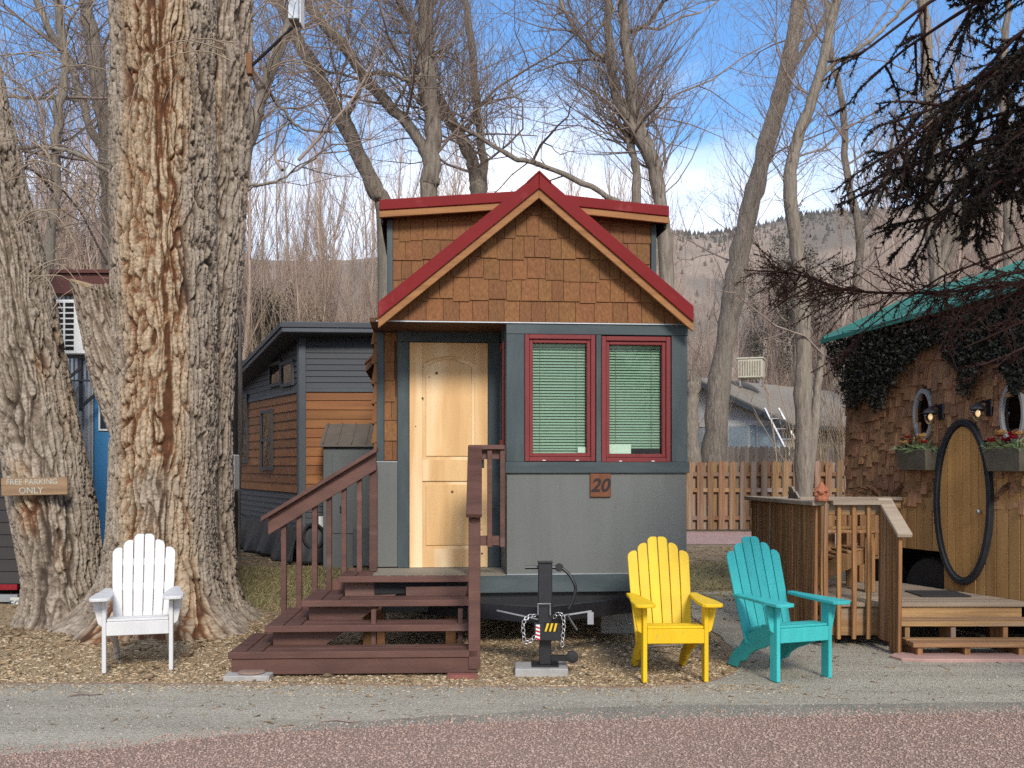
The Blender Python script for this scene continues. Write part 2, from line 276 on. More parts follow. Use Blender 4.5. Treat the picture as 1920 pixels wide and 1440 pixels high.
GV = (1, 1, 0.08)        # grain upright
GH = (0.08, 1, 1)        # grain along x
GY = (1, 0.08, 1)
mt = dict(
    shingle=M('cedar shingle', (0.215, 0.095, 0.032), (0.115, 0.046, 0.015), 11, (.75, .75, 0.07), 0.75, 0.5, rnd=0.15, hue=0.006),
    red=M('red metal roof', (0.175, 0.013, 0.014), (0.145, 0.010, 0.011), 3, rough=0.6, bump=0.1, spec=0.12, c3=(0.27, 0.05, 0.05), c3s=5, c3t=(0.6, 0.85)),
    cedar=M('cedar fascia', (0.33, 0.155, 0.055), (0.21, 0.09, 0.03), 8, (0.3, 3, 3), 0.7, 0.3, rnd=0.1),
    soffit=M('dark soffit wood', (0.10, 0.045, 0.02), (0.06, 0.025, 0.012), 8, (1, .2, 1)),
    teal=M('slate blue paint', (0.056, 0.074, 0.077), (0.036, 0.050, 0.053), 5, (2, 2, .5), 0.65, 0.25, c3=(0.080, 0.094, 0.092), c3s=3, c3t=(.5, .75), fine=160, bdist=.003),
    teal_h=M('slate blue paint level', (0.056, 0.074, 0.077), (0.036, 0.050, 0.053), 5, (.5, 2, 2), 0.65, 0.25, c3=(0.080, 0.094, 0.092), c3s=3, c3t=(.5, .75), fine=160, bdist=.003),
    greyp=M('grey panel paint', (0.125, 0.130, 0.120), (0.112, 0.117, 0.108), 5, (2.5, 2.5, .3), 0.6, 0.2, c3=(0.10, 0.10, 0.09), c3s=1.6, c3t=(.55, .85), fine=120, bdist=.003),
    winred=M('brick red window frame', (0.18, 0.034, 0.033), (0.145, 0.027, 0.027), 6, rough=0.6, bump=0.1, spec=0.2),
    blind=M('pale green blind', (0.36, 0.43, 0.365), (0.32, 0.39, 0.33), 3, rough=0.5, bump=0),
    dark=M('dark interior', (0.012, 0.012, 0.013), rough=0.9, bump=0),
    black=M('black steel', (0.014, 0.014, 0.017), (0.010, 0.010, 0.012), 20, rough=0.42, bump=0.1, spec=0.5),
    blackm=M('matt black', (0.016, 0.016, 0.018), rough=0.85, bump=0.1),
    rubber=M('rubber', (0.02, 0.02, 0.021), (0.03, 0.028, 0.026), 9, rough=0.8, bump=0.2),
    chrome=M('zinc plated steel', (0.55, 0.55, 0.54), (0.42, 0.42, 0.42), 30, rough=0.35, bump=0.1, metal=0.9),
    galv=M('galvanised plate', (0.42, 0.44, 0.45), (0.33, 0.35, 0.36), 12, rough=0.4, bump=0.05, metal=0.7),
    door=M('knotty alder door', (0.66, 0.43, 0.20), (0.50, 0.29, 0.115), 2.6, (2.4, 2.4, 0.22), 0.5, 0.1, c3=(0.74, 0.55, 0.32), c3s=1.6, c3t=(.5, .66), spec=0.35, rnd=.05),
    doorknot=M('knot', (0.16, 0.07, 0.025), (0.08, 0.035, 0.015), 20, rough=.6, bump=0),
    stair=M('brown stained timber', (0.118, 0.056, 0.041), (0.068, 0.032, 0.024), 6, (.35, 1.5, 1.5), 0.6, 0.3, rnd=0.12, c3=(0.15, 0.092, 0.075), c3s=3.5, c3t=(.6, .8), fine=90),
    post=M('unpainted post', (0.24, 0.12, 0.05), (0.13, 0.06, 0.027), 7, GV, 0.8, 0.3, rnd=.15),
    thresh=M('threshold board', (0.29, 0.26, 0.205), (0.20, 0.175, 0.135), 6, GH, 0.7, 0.2),
    conc=M('concrete', (0.36, 0.345, 0.32), (0.25, 0.24, 0.22), 9, rough=0.9, bump=0.4, fine=60),
    yellow=M('yellow paint', (0.70, 0.46, 0.010), (0.61, 0.38, 0.008), 5, (2, 2, .4), 0.55, 0.2, spec=0.3, rnd=.06, c3=(.36, .27, .08), c3s=26, c3t=(.66, .78), fine=80, bdist=.002),
    aqua=M('turquoise paint', (0.046, 0.42, 0.41), (0.036, 0.35, 0.345), 5, (2, 2, .4), 0.55, 0.2, spec=0.3, rnd=.06, c3=(.14, .30, .28), c3s=26, c3t=(.66, .78), fine=80, bdist=.002),
    white=M('white paint', (0.57, 0.565, 0.555), (0.51, 0.505, 0.495), 5, (2, 2, .5), 0.5, 0.12, spec=0.35, rnd=.03, fine=80, bdist=.002, c3=(.40, .38, .34), c3s=26, c3t=(.66, .80)),
    oldwood=M('weathered wood', (0.38, 0.20, 0.080), (0.12, 0.056, 0.023), 8, (4, 4, .16), 0.85, 0.4, rnd=0.22, c3=(0.27, 0.22, 0.17), c3s=1.3, c3t=(.56, .74), hue=.008),
    oldwood_h=M('weathered wood level', (0.40, 0.235, 0.11), (0.17, 0.088, 0.04), 8, (.16, 4, 4), 0.85, 0.4, rnd=0.2, c3=(0.33, 0.28, 0.22), c3s=1.5, c3t=(.52, .70), hue=.008),
    deck=M('grey deck boards', (0.36, 0.29, 0.215), (0.22, 0.165, 0.115), 5, (.18, 2.5, 2.5), 0.85, 0.35, rnd=0.15),
    fence=M('cedar fence board', (0.29, 0.17, 0.085), (0.13, 0.066, 0.03), 6, (1.1, 1.1, .4), 0.85, 0.35, rnd=0.25, c3=(0.24, 0.21, 0.18), c3s=1.0, c3t=(.5, .7), hue=.01),
    fence_old=M('grey fence board', (0.22, 0.18, 0.15), (0.12, 0.095, 0.075), 4, (2.5, 2.5, .15), 0.9, 0.35, rnd=0.25),
    hshingle=M('brown rough shingle', (0.37, 0.205, 0.105), (0.17, 0.083, 0.04), 8, (.9, .9, .1), 0.8, 0.4, rnd=0.3, hue=.01),
    hplank=M('honey vertical board', (0.50, 0.29, 0.11), (0.30, 0.155, 0.055), 4, (2.5, 2.5, .15), 0.7, 0.3, rnd=0.2, c3=(0.13, 0.06, 0.03), c3s=1.6, c3t=(.62, .75)),
    hdoor=M('honey door board', (0.52, 0.29, 0.10), (0.37, 0.19, 0.06), 4, (2.5, 2.5, .12), 0.6, 0.2, rnd=0.1),
    hring=M('charcoal door ring', (0.03, 0.032, 0.037), (0.018, 0.019, 0.022), 14, rough=0.6, bump=0.3),
    green=M('green metal roof', (0.035, 0.17, 0.135), (0.028, 0.14, 0.11), 3, rough=0.4, bump=0.03, spec=.5),
    ivy=M('ivy leaf', (0.040, 0.040, 0.030), (0.015, 0.016, 0.012), 9, rough=0.7, bump=0, spec=.2),
    leafg=M('plant leaf', (0.16, 0.20, 0.09), (0.07, 0.11, 0.04), 12, rough=.6, bump=0),
    petal=M('red petal', (0.40, 0.02, 0.035), (0.30, 0.012, 0.03), 15, rough=.6, bump=0),
    petal2=M('cream petal', (0.62, 0.44, 0.18), (0.50, 0.30, 0.12), 15, rough=.6, bump=0),
    planter=M('planter box wood', (0.13, 0.115, 0.085), (0.085, 0.075, 0.055), 7, rough=.9),
    terra=M('terracotta', (0.45, 0.17, 0.09), (0.32, 0.11, 0.055), 14, rough=.85, bump=.3),
    gsid=M('charcoal siding', (0.058, 0.062, 0.070), (0.048, 0.052, 0.058), 4, (.2, 2, 2), 0.6, 0.1, rnd=.06),
    gtrim=M('grey blue trim', (0.085, 0.095, 0.105), (0.070, 0.080, 0.09), 4, rough=.6, bump=.1),
    osid=M('orange cedar siding', (0.27, 0.112, 0.036), (0.17, 0.066, 0.021), 4, (.15, 2.5, 2.5), 0.65, 0.2, rnd=.2, hue=.006),
    groof=M('brown metal roof', (0.14, 0.12, 0.10), (0.11, 0.095, 0.08), 4, rough=.5, bump=.05),
    cabinet=M('grey cabinet', (0.115, 0.125, 0.125), (0.10, 0.11, 0.11), 4, rough=.6, bump=.05),
    tarp=M('black tarp', (0.024, 0.025, 0.030), (0.016, 0.017, 0.02), 5, rough=.5, bump=.1),
    blue=M('bright blue panel', (0.045, 0.20, 0.42), (0.04, 0.18, 0.38), 3, rough=.5, bump=.05),
    corr=M('corrugated steel', (0.46, 0.49, 0.53), (0.38, 0.41, 0.45), 5, (1, 1, .2), 0.38, 0.03, metal=.5),
    maroon=M('maroon fascia', (0.10, 0.032, 0.025), (0.08, 0.026, 0.02), 4, rough=.5, bump=.05),
    acw=M('white plastic', (0.72, 0.72, 0.69), (0.66, 0.66, 0.63), 4, rough=.45, bump=0),
    tan=M('tan lap siding', (0.34, 0.20, 0.095), (0.27, 0.15, 0.07), 4, (.2, 2, 2), 0.7, 0.2, rnd=.15),
    dksid=M('dark brown siding', (0.045, 0.040, 0.038), (0.035, 0.031, 0.03), 4, (.2, 2, 2), 0.7, 0.15, rnd=.15),
    redlamp=M('red lens', (0.22, 0.008, 0.015), rough=.25, bump=0, spec=.6),
    plate=M('number plate', (0.50, 0.50, 0.44), (0.42, 0.43, 0.38), 20, rough=.5, bump=0),
    navy=M('dark lettering', (0.02, 0.03, 0.06), rough=.6, bump=0),
    palepaint=M('worn pale blue lettering', (0.44, 0.50, 0.47), (0.25, 0.25, 0.20), 40, rough=.9, bump=0),
    sign=M('weathered sign board', (0.33, 0.215, 0.12), (0.17, 0.105, 0.06), 6, (.2, 3, 3), 0.85, 0.3, c3=(.34, .33, .27), c3s=2, c3t=(.5, .65)),
    plaque=M('carved plaque', (0.17, 0.058, 0.024), (0.10, 0.034, 0.014), 10, (2, 2, .3), 0.6, 0.3),
    plaqued=M('burnt numeral', (0.018, 0.012, 0.012), rough=.6, bump=0),
    hazy=M('yellow tape', (0.70, 0.46, 0.02), rough=.4, bump=0), hazk=M('black tape', (0.015, 0.015, 0.015), rough=.4, bump=0),
    hazr=M('red tape', (0.45, 0.02, 0.03), rough=.4, bump=0), hazw=M('white tape', (0.7, 0.7, 0.7), rough=.4, bump=0),
    stucco=M('pale wall', (0.58, 0.58, 0.56), (0.52, 0.52, 0.50), 6, bump=.1), cream=M('cream wall', (0.40, 0.38, 0.29), (0.35, 0.33, 0.25), 6, bump=.1),
    asph=M('grey roof shingle', (0.27, 0.24, 0.20), (0.16, 0.14, 0.115), 26, (1, 1, 1), .9, .4, detail=8),
    pblue=M('pale blue siding', (0.38, 0.46, 0.50), (0.32, 0.39, 0.43), 3, bump=.1),
    cooler=M('beige cooler', (0.55, 0.52, 0.42), (0.42, 0.39, 0.31), 8, bump=.1), alu=M('aluminium', (0.6, 0.6, 0.6), rough=.4, bump=0, metal=.6),
    slab=M('pink sandstone slab', (0.40, 0.25, 0.21), (0.31, 0.19, 0.16), 5, bump=.4, rough=.9),
    rust=M('rusty edging', (0.24, 0.16, 0.12), (0.17, 0.115, 0.09), 9, bump=.3),
    brick=M('brick paver', (0.24, 0.085, 0.065), (0.16, 0.06, 0.05), 12, bump=.3, rough=.9),
    mat_d=M('door mat', (0.045, 0.042, 0.04), (0.03, 0.03, 0.03), 40, bump=.4, rough=.95),
    bark=M('grey bark', (0.29, 0.245, 0.195), (0.105, 0.085, 0.066), 7, (3, 3, .45), .95, .9, detail=9, bdist=.03, c3=(.17, .155, .12), c3s=1.2, rnd=.12),
    bark_l=M('light bark', (0.30, 0.255, 0.20), (0.14, 0.115, 0.09), 7, (3, 3, .45), .95, .9, detail=9, bdist=.03, rnd=.1),
    twig=M('bare twig', (0.31, 0.24, 0.195), (0.18, 0.135, 0.108), 3, bump=0, rough=.9, rnd=.18),
    twig_l=M('pale twig', (0.30, 0.235, 0.165), (0.22, 0.165, 0.115), 3, bump=0, rough=.9),
    twig_p=M('pinkish twig', (0.42, 0.32, 0.26), (0.30, 0.22, 0.175), 1.2, bump=0, rough=.9, rnd=.2),
    brush=M('tan brush', (0.42, 0.315, 0.215), (0.28, 0.20, 0.13), 0.6, bump=0, rough=.95),
    needle=M('spruce needle', (0.024, 0.022, 0.016), (0.014, 0.012, 0.009), 9, bump=0, rough=.85, spec=.15),
    needle_b=M('dead spruce twig', (0.045, 0.022, 0.018), (0.028, 0.014, 0.011), 9, bump=0, rough=.9, spec=.1),
    juniper=M('juniper foliage', (0.075, 0.072, 0.045), (0.042, 0.042, 0.027), 4, bump=0, rough=.9),
    cutwood=M('sawn wood', (0.44, 0.31, 0.175), (0.30, 0.20, 0.11), 10, (1, 1, 1), .85, .3),
)
GLASS = glass_mat('window glass', (0.86, 0.93, 0.88), .45)
GLASS_D = glass_mat('dark window glass', (0.35, 0.37, 0.38), 1.6)
# ------------------------------------------------------------------ ground, gravel, hills
def ground_mat(name, c1, c2, c3, s1=3.0, s2=40.0, bump=0.6, bd=0.02, stretch=None):
    m = bpy.data.materials.new(name); m.use_nodes = True; t = m.node_tree; L = t.links.new
    b = t.nodes['Principled BSDF']; b.inputs['Roughness'].default_value = 0.95; b.inputs['Specular IOR Level'].default_value = 0.15
    tcn = N(t, 'ShaderNodeTexCoord')
    n1 = N(t, 'ShaderNodeTexNoise'); n1.inputs['Scale'].default_value = s1; n1.inputs['Detail'].default_value = 7; n1.inputs['Roughness'].default_value = .65
    n2 = N(t, 'ShaderNodeTexNoise'); n2.inputs['Scale'].default_value = s2; n2.inputs['Detail'].default_value = 5; n2.inputs['Roughness'].default_value = .7
    n3 = N(t, 'ShaderNodeTexVoronoi'); n3.inputs['Scale'].default_value = s2 * 2.2
    for n in (n1, n2, n3): L(tcn.outputs['Object'], n.inputs['Vector'])
    if stretch:
        mpn = N(t, 'ShaderNodeMapping'); mpn.inputs['Scale'].default_value = stretch; mpn.inputs['Rotation'].default_value = (0, 0, -.04); L(tcn.outputs['Object'], mpn.inputs[0]); L(mpn.outputs[0], n1.inputs['Vector'])
    r1 = N(t, 'ShaderNodeValToRGB'); r1.color_ramp.elements[0].position = .36; r1.color_ramp.elements[1].position = .64
    r1.color_ramp.elements[0].color = (*c2, 1); r1.color_ramp.elements[1].color = (*c1, 1); L(n1.outputs[0], r1.inputs[0])
    m1 = N(t, 'ShaderNodeMix', data_type='RGBA'); m1.inputs[7].default_value = (*c3, 1)
    mr = N(t, 'ShaderNodeMapRange'); mr.inputs[1].default_value = .48; mr.inputs[2].default_value = .66; L(n2.outputs[0], mr.inputs[0])
    L(mr.outputs[0], m1.inputs[0]); L(r1.outputs[0], m1.inputs[6])
    hs_ = N(t, 'ShaderNodeHueSaturation'); mv = N(t, 'ShaderNodeMapRange'); mv.inputs[3].default_value = .78; mv.inputs[4].default_value = 1.22
    sx = N(t, 'ShaderNodeSeparateColor'); L(n3.outputs['Color'], sx.inputs[0]); L(sx.outputs[0], mv.inputs[0]); L(mv.outputs[0], hs_.inputs['Value']); L(m1.outputs[2], hs_.inputs['Color'])
    L(hs_.outputs[0], b.inputs['Base Color'])
    ad_ = N(t, 'ShaderNodeMath', operation='ADD'); L(n2.outputs[0], ad_.inputs[0]); L(n3.outputs[0], ad_.inputs[1])
    bp = N(t, 'ShaderNodeBump'); bp.inputs['Strength'].default_value = bump; bp.inputs['Distance'].default_value = bd; L(ad_.outputs[0], bp.inputs['Height']); L(bp.outputs[0], b.inputs['Normal'])
    return m
def tone_mat(name, stops, rough=.92):
    m = bpy.data.materials.new(name); m.use_nodes = True; t = m.node_tree; b = t.nodes['Principled BSDF']
    b.inputs['Roughness'].default_value = rough; b.inputs['Specular IOR Level'].default_value = .2
    a = N(t, 'ShaderNodeAttribute', attribute_name='tone'); r = N(t, 'ShaderNodeValToRGB'); el = r.color_ramp.elements
    el[0].position, el[0].color = 0, (*stops[0], 1); el[1].position, el[1].color = 1, (*stops[-1], 1)
    for i, c in enumerate(stops[1:-1]): e = el.new((i + 1) / (len(stops) - 1)); e.color = (*c, 1)
    t.links.new(a.outputs['Fac'], r.inputs[0]); t.links.new(r.outputs[0], b.inputs['Base Color']); return m

g_ground = ground_mat('leaf litter ground', (0.20, 0.15, 0.095), (0.13, 0.10, 0.065), (0.26, 0.20, 0.13), 1.2, 22)
g_mulch = ground_mat('wood chip bed', (0.38, 0.285, 0.17), (0.28, 0.20, 0.115), (0.46, 0.36, 0.225), 3, 34, bump=.9)
g_grey = ground_mat('packed grey gravel', (0.40, 0.365, 0.29), (0.285, 0.258, 0.20), (0.45, 0.415, 0.34), 1.6, 48, bump=.8, bd=.015, stretch=(.22, 1.7, 1))
g_red = ground_mat('red gravel', (0.38, 0.265, 0.21), (0.30, 0.20, 0.16), (0.42, 0.305, 0.25), 1.6, 60, bump=.9, bd=.02, stretch=(.25, 1.6, 1))
g_lawn = ground_mat('dry lawn', (0.17, 0.145, 0.07), (0.21, 0.165, 0.095), (0.125, 0.12, 0.05), 1.6, 26, bump=.8)
g_road = ground_mat('far red road', (0.33, 0.21, 0.19), (0.27, 0.18, 0.165), (0.37, 0.27, 0.25), 1, 16)

def sheet(name, poly, z, mat, jitter=0.0, seed=0):
    rng = random.Random(seed); P = []
    for i in range(len(poly)):
        a, b = Vector(poly[i][:2]), Vector(poly[(i + 1) % len(poly)][:2]); k = max(1, int((b - a).length / 0.12)) if jitter else 1
        k = min(k, 160)
        for j in range(k):
            q = a.lerp(b, j / k); P.append((q.x + rng.uniform(-jitter, jitter), q.y + rng.uniform(-jitter, jitter), 0))
    me = bpy.data.meshes.new(name); me.from_pydata(P, [], [tuple(range(len(P)))]); me.update()
    if me.polygons[0].normal.z < 0: me.flip_normals()
    o = link(name, me, mat, loc=(0, 0, z)); return tag(o, kind='structure')
me = bpy.data.meshes.new('ground'); S = 700
me.from_pydata([(-S, -60, 0), (S, -60, 0), (S, 900, 0), (-S, 900, 0)], [], [(0, 1, 2, 3)]); me.update()
tag(link('ground', me, g_ground), kind='structure')
mulch_front = [(-260, 1287), (200, 1284), (640, 1287), (900, 1290), (1180, 1292), (1320, 1284), (1385, 1262), (1395, 1235), (1350, 1195), (1300, 1160)]
mulch_poly = [gp(*p) for p in mulch_front] + [Vector((1.3, 15, 0)), Vector((-2.2, 15, 0)), gp(430, 1155), gp(60, 1120), Vector((-6.5, 11.5, 0))]
sheet('mulch_bed', mulch_poly, 0.004, g_mulch, 0.02, 1)
red_edge = [(-420, 1452), (0, 1421), (250, 1403), (480, 1378), (700, 1368), (960, 1357), (1200, 1352), (1500, 1347), (1920, 1339), (2400, 1330)]
grey_poly = [gp(-300, 1284)] + [gp(*p) for p in mulch_front[1:]] + [gp(1290, 1112), gp(1440, 1108), Vector((4.6, 12.2, 0)), Vector((9, 9, 0)), gp(2400, 1300)] + [gp(*p) for p in red_edge[::-1]]
grey_poly = grey_poly[:-1] + [Vector((-5.5, 5.9, 0)), Vector((-6.5, 7.1, 0))]
sheet('gravel_path', grey_poly, 0.008, g_grey, 0.012, 2)
red_poly = [gp(*p) for p in red_edge] + [Vector((12, -20, 0)), Vector((-12, -20, 0))]
sheet('red_gravel_road', red_poly, 0.012, g_red, 0.015, 3)
verge = [(480, 1372), (620, 1360), (780, 1348), (960, 1338), (1100, 1329), (1250, 1325), (1500, 1324), (1700, 1322), (1950, 1319), (2300, 1312)]
sheet('damp_verge', [gp(*p) for p in verge] + [gp(p[0], p[1] + 6) for p in red_edge[:2:-1]], 0.010, ground_mat('damp grey verge', (0.27, 0.25, 0.20), (0.20, 0.185, 0.15), (0.33, 0.305, 0.25), 2.5, 50, bump=.8, bd=.015), 0.02, 7)
sheet('lawn', [Vector((-5.2, 11.0, 0)), gp(440, 1140), gp(600, 1120), Vector((-1.3, 14.0, 0)), Vector((-2.2, 15.0, 0)), Vector((-7, 15.4, 0))], 0.010, g_lawn, 0.05, 4)
sheet('side_lawn', [gp(1285, 1108), gp(1430, 1100), Vector((4.2, 16, 0)), Vector((1.6, 16, 0))], 0.010, g_lawn, 0.05, 5)
sheet('back_road', [Vector((-30, 20.5, 0)), Vector((30, 19.0, 0)), Vector((30, 23.0, 0)), Vector((-30, 23.6, 0))], 0.006, g_road, 0.05, 6)

OCT = np.array([(1,0,0),(-1,0,0),(0,1,0),(0,-1,0),(0,0,1),(0,0,-1)], np.float32)
OCF = np.array([(0,2,4),(2,1,4),(1,3,4),(3,0,4),(2,0,5),(1,2,5),(3,1,5),(0,3,5)], np.int32)
def in_poly(X, Y, poly):
    ins = np.zeros(len(X), bool); n = len(poly)
    for i in range(n):
        x1, y1 = poly[i][0], poly[i][1]; x2, y2 = poly[(i + 1) % n][0], poly[(i + 1) % n][1]
        c = ((y1 > Y) != (y2 > Y)) & (X < (x2 - x1) * (Y - y1) / (y2 - y1 + 1e-12) + x1); ins ^= c
    return ins
def scatter(name, X, Y, size, mat, flat=.6, elong=.3, z0=.01, seed=0, label=None, cat=None, lift=.35, skew=1.0):
    r = np.random.RandomState(seed); n = len(X)
    sz = size[0] + (size[1] - size[0]) * r.rand(n) ** 2
    sc = np.stack([sz * (1 + elong * r.rand(n)), sz * (1 - .4 * elong * r.rand(n)) * (1 - min(elong, .9) * .6), sz * flat * (.7 + .6 * r.rand(n))], -1)
    V = OCT[None] * sc[:, None, :] * (1 + .35 * (r.rand(n, 6, 1) - .5))
    V += (r.rand(n, 6, 3) - .5) * sc[:, None, :] * .45
    a = r.rand(n) * 6.283; tl = (r.rand(n) - .5) * .7
    c, s = np.cos(tl)[:, None], np.sin(tl)[:, None]; y, z = V[:, :, 1] * c - V[:, :, 2] * s, V[:, :, 1] * s + V[:, :, 2] * c
    c, s = np.cos(a)[:, None], np.sin(a)[:, None]; x2, y2 = V[:, :, 0] * c - y * s, V[:, :, 0] * s + y * c
    V = np.stack([x2 + X[:, None], y2 + Y[:, None], z + z0 + (sc[:, 2] * lift)[:, None]], -1)
    Fq = (OCF[None] + (np.arange(n) * 6)[:, None, None]).reshape(-1, 3)
    me = np_mesh(name, V.reshape(-1, 3), Fq)
    at_ = me.attributes.new('tone', 'FLOAT', 'POINT'); at_.data.foreach_set('value', np.repeat(r.rand(n) ** skew, 6).astype(np.float32))
    return tag(link(name, me, mat), label, cat, kind='stuff')
rs = np.random.RandomState(3)
def pts_in(n, x0, x1, y0, y1, poly=None, near=1.0):
    u = rs.rand(n) ** near; X = x0 + (x1 - x0) * rs.rand(n); Y = y0 + (y1 - y0) * u
    if poly is not None: k = in_poly(X, Y, poly); X, Y = X[k], Y[k]
    return X, Y
t_red = tone_mat('red stone', [(0.26, 0.175, 0.14), (0.33, 0.225, 0.18), (0.36, 0.25, 0.20), (0.38, 0.27, 0.22), (0.41, 0.315, 0.265)])
t_grey = tone_mat('grey stone', [(0.16, 0.15, 0.13), (0.28, 0.265, 0.23), (0.34, 0.32, 0.28), (0.42, 0.40, 0.36)])
t_chip = tone_mat('wood chip', [(0.14, 0.092, 0.05), (0.30, 0.20, 0.11), (0.42, 0.30, 0.17), (0.50, 0.385, 0.25), (0.58, 0.50, 0.37)])
t_leaf = tone_mat('dry leaf', [(0.11, 0.075, 0.045), (0.22, 0.15, 0.085), (0.32, 0.24, 0.15)])
t_grass = tone_mat('dry grass', [(0.10, 0.10, 0.04), (0.19, 0.165, 0.075), (0.30, 0.25, 0.13)])
X, Y = pts_in(50000, -3.6, 3.6, 4.9, 6.55, red_poly)
scatter('red_gravel', X, Y, (.004, .013), t_red, .42, .5, .012, 1, 'loose crushed red gravel covering the road in front', 'gravel')
ex = []
for p in red_edge[1:-1]: ex.append(gp(*p))
ex_x, ex_y = np.array([p.x for p in ex]), np.array([p.y for p in ex])
X = rs.uniform(-3.6, 3.8, 2600); Y = np.interp(X, ex_x, ex_y) + np.abs(rs.randn(2600)) * .10
scatter('stray_red_gravel', X, Y, (.005, .014), t_red, .6, .5, .008, 9, 'stray red pebbles along the edge of the grey path', 'gravel')
X, Y = pts_in(420, -4.4, 2.0, 7.1, 9.6, mulch_poly)
scatter('fallen_leaves', X, Y, (.016, .040), t_leaf, .35, .8, .012, 14, 'larger curled brown leaves lying on the wood chips', 'leaves')
X, Y = pts_in(1500, -3.8, 5.0, 5.9, 9.4, grey_poly)
scatter('path_debris', X, Y, (.006, .022), t_leaf, .25, 1.3, .010, 12, 'scattered leaf bits and bark on the grey path', 'debris')
X, Y = pts_in(15000, -3.8, 5.2, 5.6, 9.6, grey_poly)
scatter('grey_gravel', X, Y, (.003, .010), t_grey, .6, .4, .008, 2, 'fine loose grey gravel on the packed path', 'gravel', skew=1.0)
X, Y = pts_in(27000, -4.6, 1.8, 7.0, 10.4, mulch_poly, 1.25)
scatter('wood_chips', X, Y, (.006, .022), t_chip, .28, 1.4, .005, 4, 'tan wood chips and fallen leaves covering the planting bed', 'wood chips')
X = rs.uniform(-5.2, -2.2, 900); Y = 9.25 + .35 * rs.randn(900)
scatter('bark_litter', X, Y, (.012, .045), t_leaf, .35, 1.2, .006, 21, 'flakes of fallen bark and dead leaves around the great trunk', 'bark litter')
X = rs.uniform(-3.8, 2.0, 2200); Y = 7.13 - np.abs(rs.randn(2200)) * .16
scatter('stray_chips', X, Y, (.005, .016), t_chip, .25, 1.3, .009, 5, 'stray wood chips strewn over the edge of the grey path', 'wood chips')
X, Y = pts_in(8000, -6, 6, 10.0, 19.0, None, 1.3)
scatter('leaf_litter', X, Y, (.012, .045), t_leaf, .3, 1.0, .004, 6, 'brown fallen leaves on the ground behind the houses', 'leaves')
def blades(name, X, Y, h, label, seed):
    r = np.random.RandomState(seed); n = len(X); a = r.rand(n) * 6.283; hh = h[0] + (h[1] - h[0]) * r.rand(n); wd = .006
    lean = r.randn(n, 2) * .04
    A = np.stack([X - np.cos(a) * wd, Y - np.sin(a) * wd, np.full(n, .008)], -1); B = np.stack([X + np.cos(a) * wd, Y + np.sin(a) * wd, np.full(n, .008)], -1)
    T = np.stack([X + lean[:, 0], Y + lean[:, 1], hh], -1)
    me = np_mesh(name, np.stack([A, B, T], 1).reshape(-1, 3), np.arange(3 * n).reshape(-1, 3))
    me.attributes.new('tone', 'FLOAT', 'POINT').data.foreach_set('value', np.repeat(r.rand(n), 3).astype(np.float32))
    tag(link(name, me, t_grass), label, 'grass', kind='stuff')
X1, Y1 = pts_in(11000, -4.4, -1.4, 10.6, 15.2); blades('grass', X1, Y1, (.02, .07), 'short dry grass between the big trunk and the grey house', 3)
X2, Y2 = pts_in(6000, 1.6, 4.4, 11.4, 16.0); blades('side_grass', X2, Y2, (.02, .06), 'short dry grass behind the yellow chair', 4)

# rusty strip along the front of the bed, sunk in the ground
ed = MB(); pe = [gp(*p) for p in mulch_front[:7]]; fine_p = []
for a, b in zip(pe[:-1], pe[1:]):
    for j in range(8): fine_p.append(a.lerp(b, j / 8) + Vector((random.Random(j).uniform(-.006, .006), random.Random(int(a.x * 99) + j).uniform(-.008, .008), 0)))
for a, b in zip(fine_p[:-1], fine_p[1:]): ed.beam(a + Vector((0, 0, .006)), b + Vector((0, 0, .006)), .010, .018)
tag(ed.build('garden_edging', mt['rust']), 'thin rusty edging strip between wood chips and grey path', 'edging')
# hills far behind
def hill(name, x0, x1, y0, y1, fn, mat, nx=90, ny=40):
    gx, gy = np.meshgrid(np.linspace(x0, x1, nx), np.linspace(y0, y1, ny)); gz = fn(gx, gy)
    V = np.stack([gx, gy, gz], -1).reshape(-1, 3); i = np.arange(ny - 1)[:, None] * nx + np.arange(nx - 1)[None]
    Q = np.stack([i, i + 1, i + nx + 1, i + nx], -1).reshape(-1, 4); me = np_mesh(name, V, Q); smooth(me)
    return tag(link(name, me, mat), kind='structure')
m_hill = M('scrub hillside', (0.30, 0.235, 0.185), (0.20, 0.16, 0.13), 0.09, bump=.5, rough=1, detail=10, bdist=2.0, c3=(0.15, 0.13, 0.11), c3s=.03, c3t=(.5, .62))
def hz(x, y):
    top = 65 + 22 * np.clip((x + 40) / 240, 0, 1.3) + 7 * (fbm(x / 60, y * 0, x * 0, 4) - .5)
    t = np.clip((y - 150) / 170, 0, 1); return -2 + (top + 2) * (t * t * (3 - 2 * t)) + 3 * (fbm(x / 15, y / 15, x * 0, 4) - .5)
hill('hills', -420, 480, 150, 420, hz, m_hill)
# conifers on the ridge: too far to tell apart
X = rs.uniform(-30, 260, 5000); Y = 170 + 155 * rs.rand(5000) ** .16
zz = hz(X, Y); k = 5; hh = rs.uniform(.6, 1.9, 5000)
ang = np.arange(k) * 2 * np.pi / k
base = np.stack([X[:, None] + np.cos(ang) * hh[:, None] * .33, Y[:, None] + np.sin(ang) * hh[:, None] * .33, np.repeat(zz[:, None] - .3, k, 1)], -1)
tip = np.stack([X, Y, zz + hh], -1)[:, None, :]
V = np.concatenate([base, tip], 1).reshape(-1, 3); o_ = (np.arange(5000) * (k + 1))[:, None, None]
Fq = (np.array([(i, (i + 1) % k, k) for i in range(k)])[None] + o_).reshape(-1, 3)
tag(link('far_conifers', np_mesh('far_conifers', V, Fq), M('far conifer', (0.10, 0.092, 0.08), (0.07, 0.066, 0.058), .2, bump=0, rough=1)), 'dark conifers scattered over the far hillside', 'woods', kind='stuff')
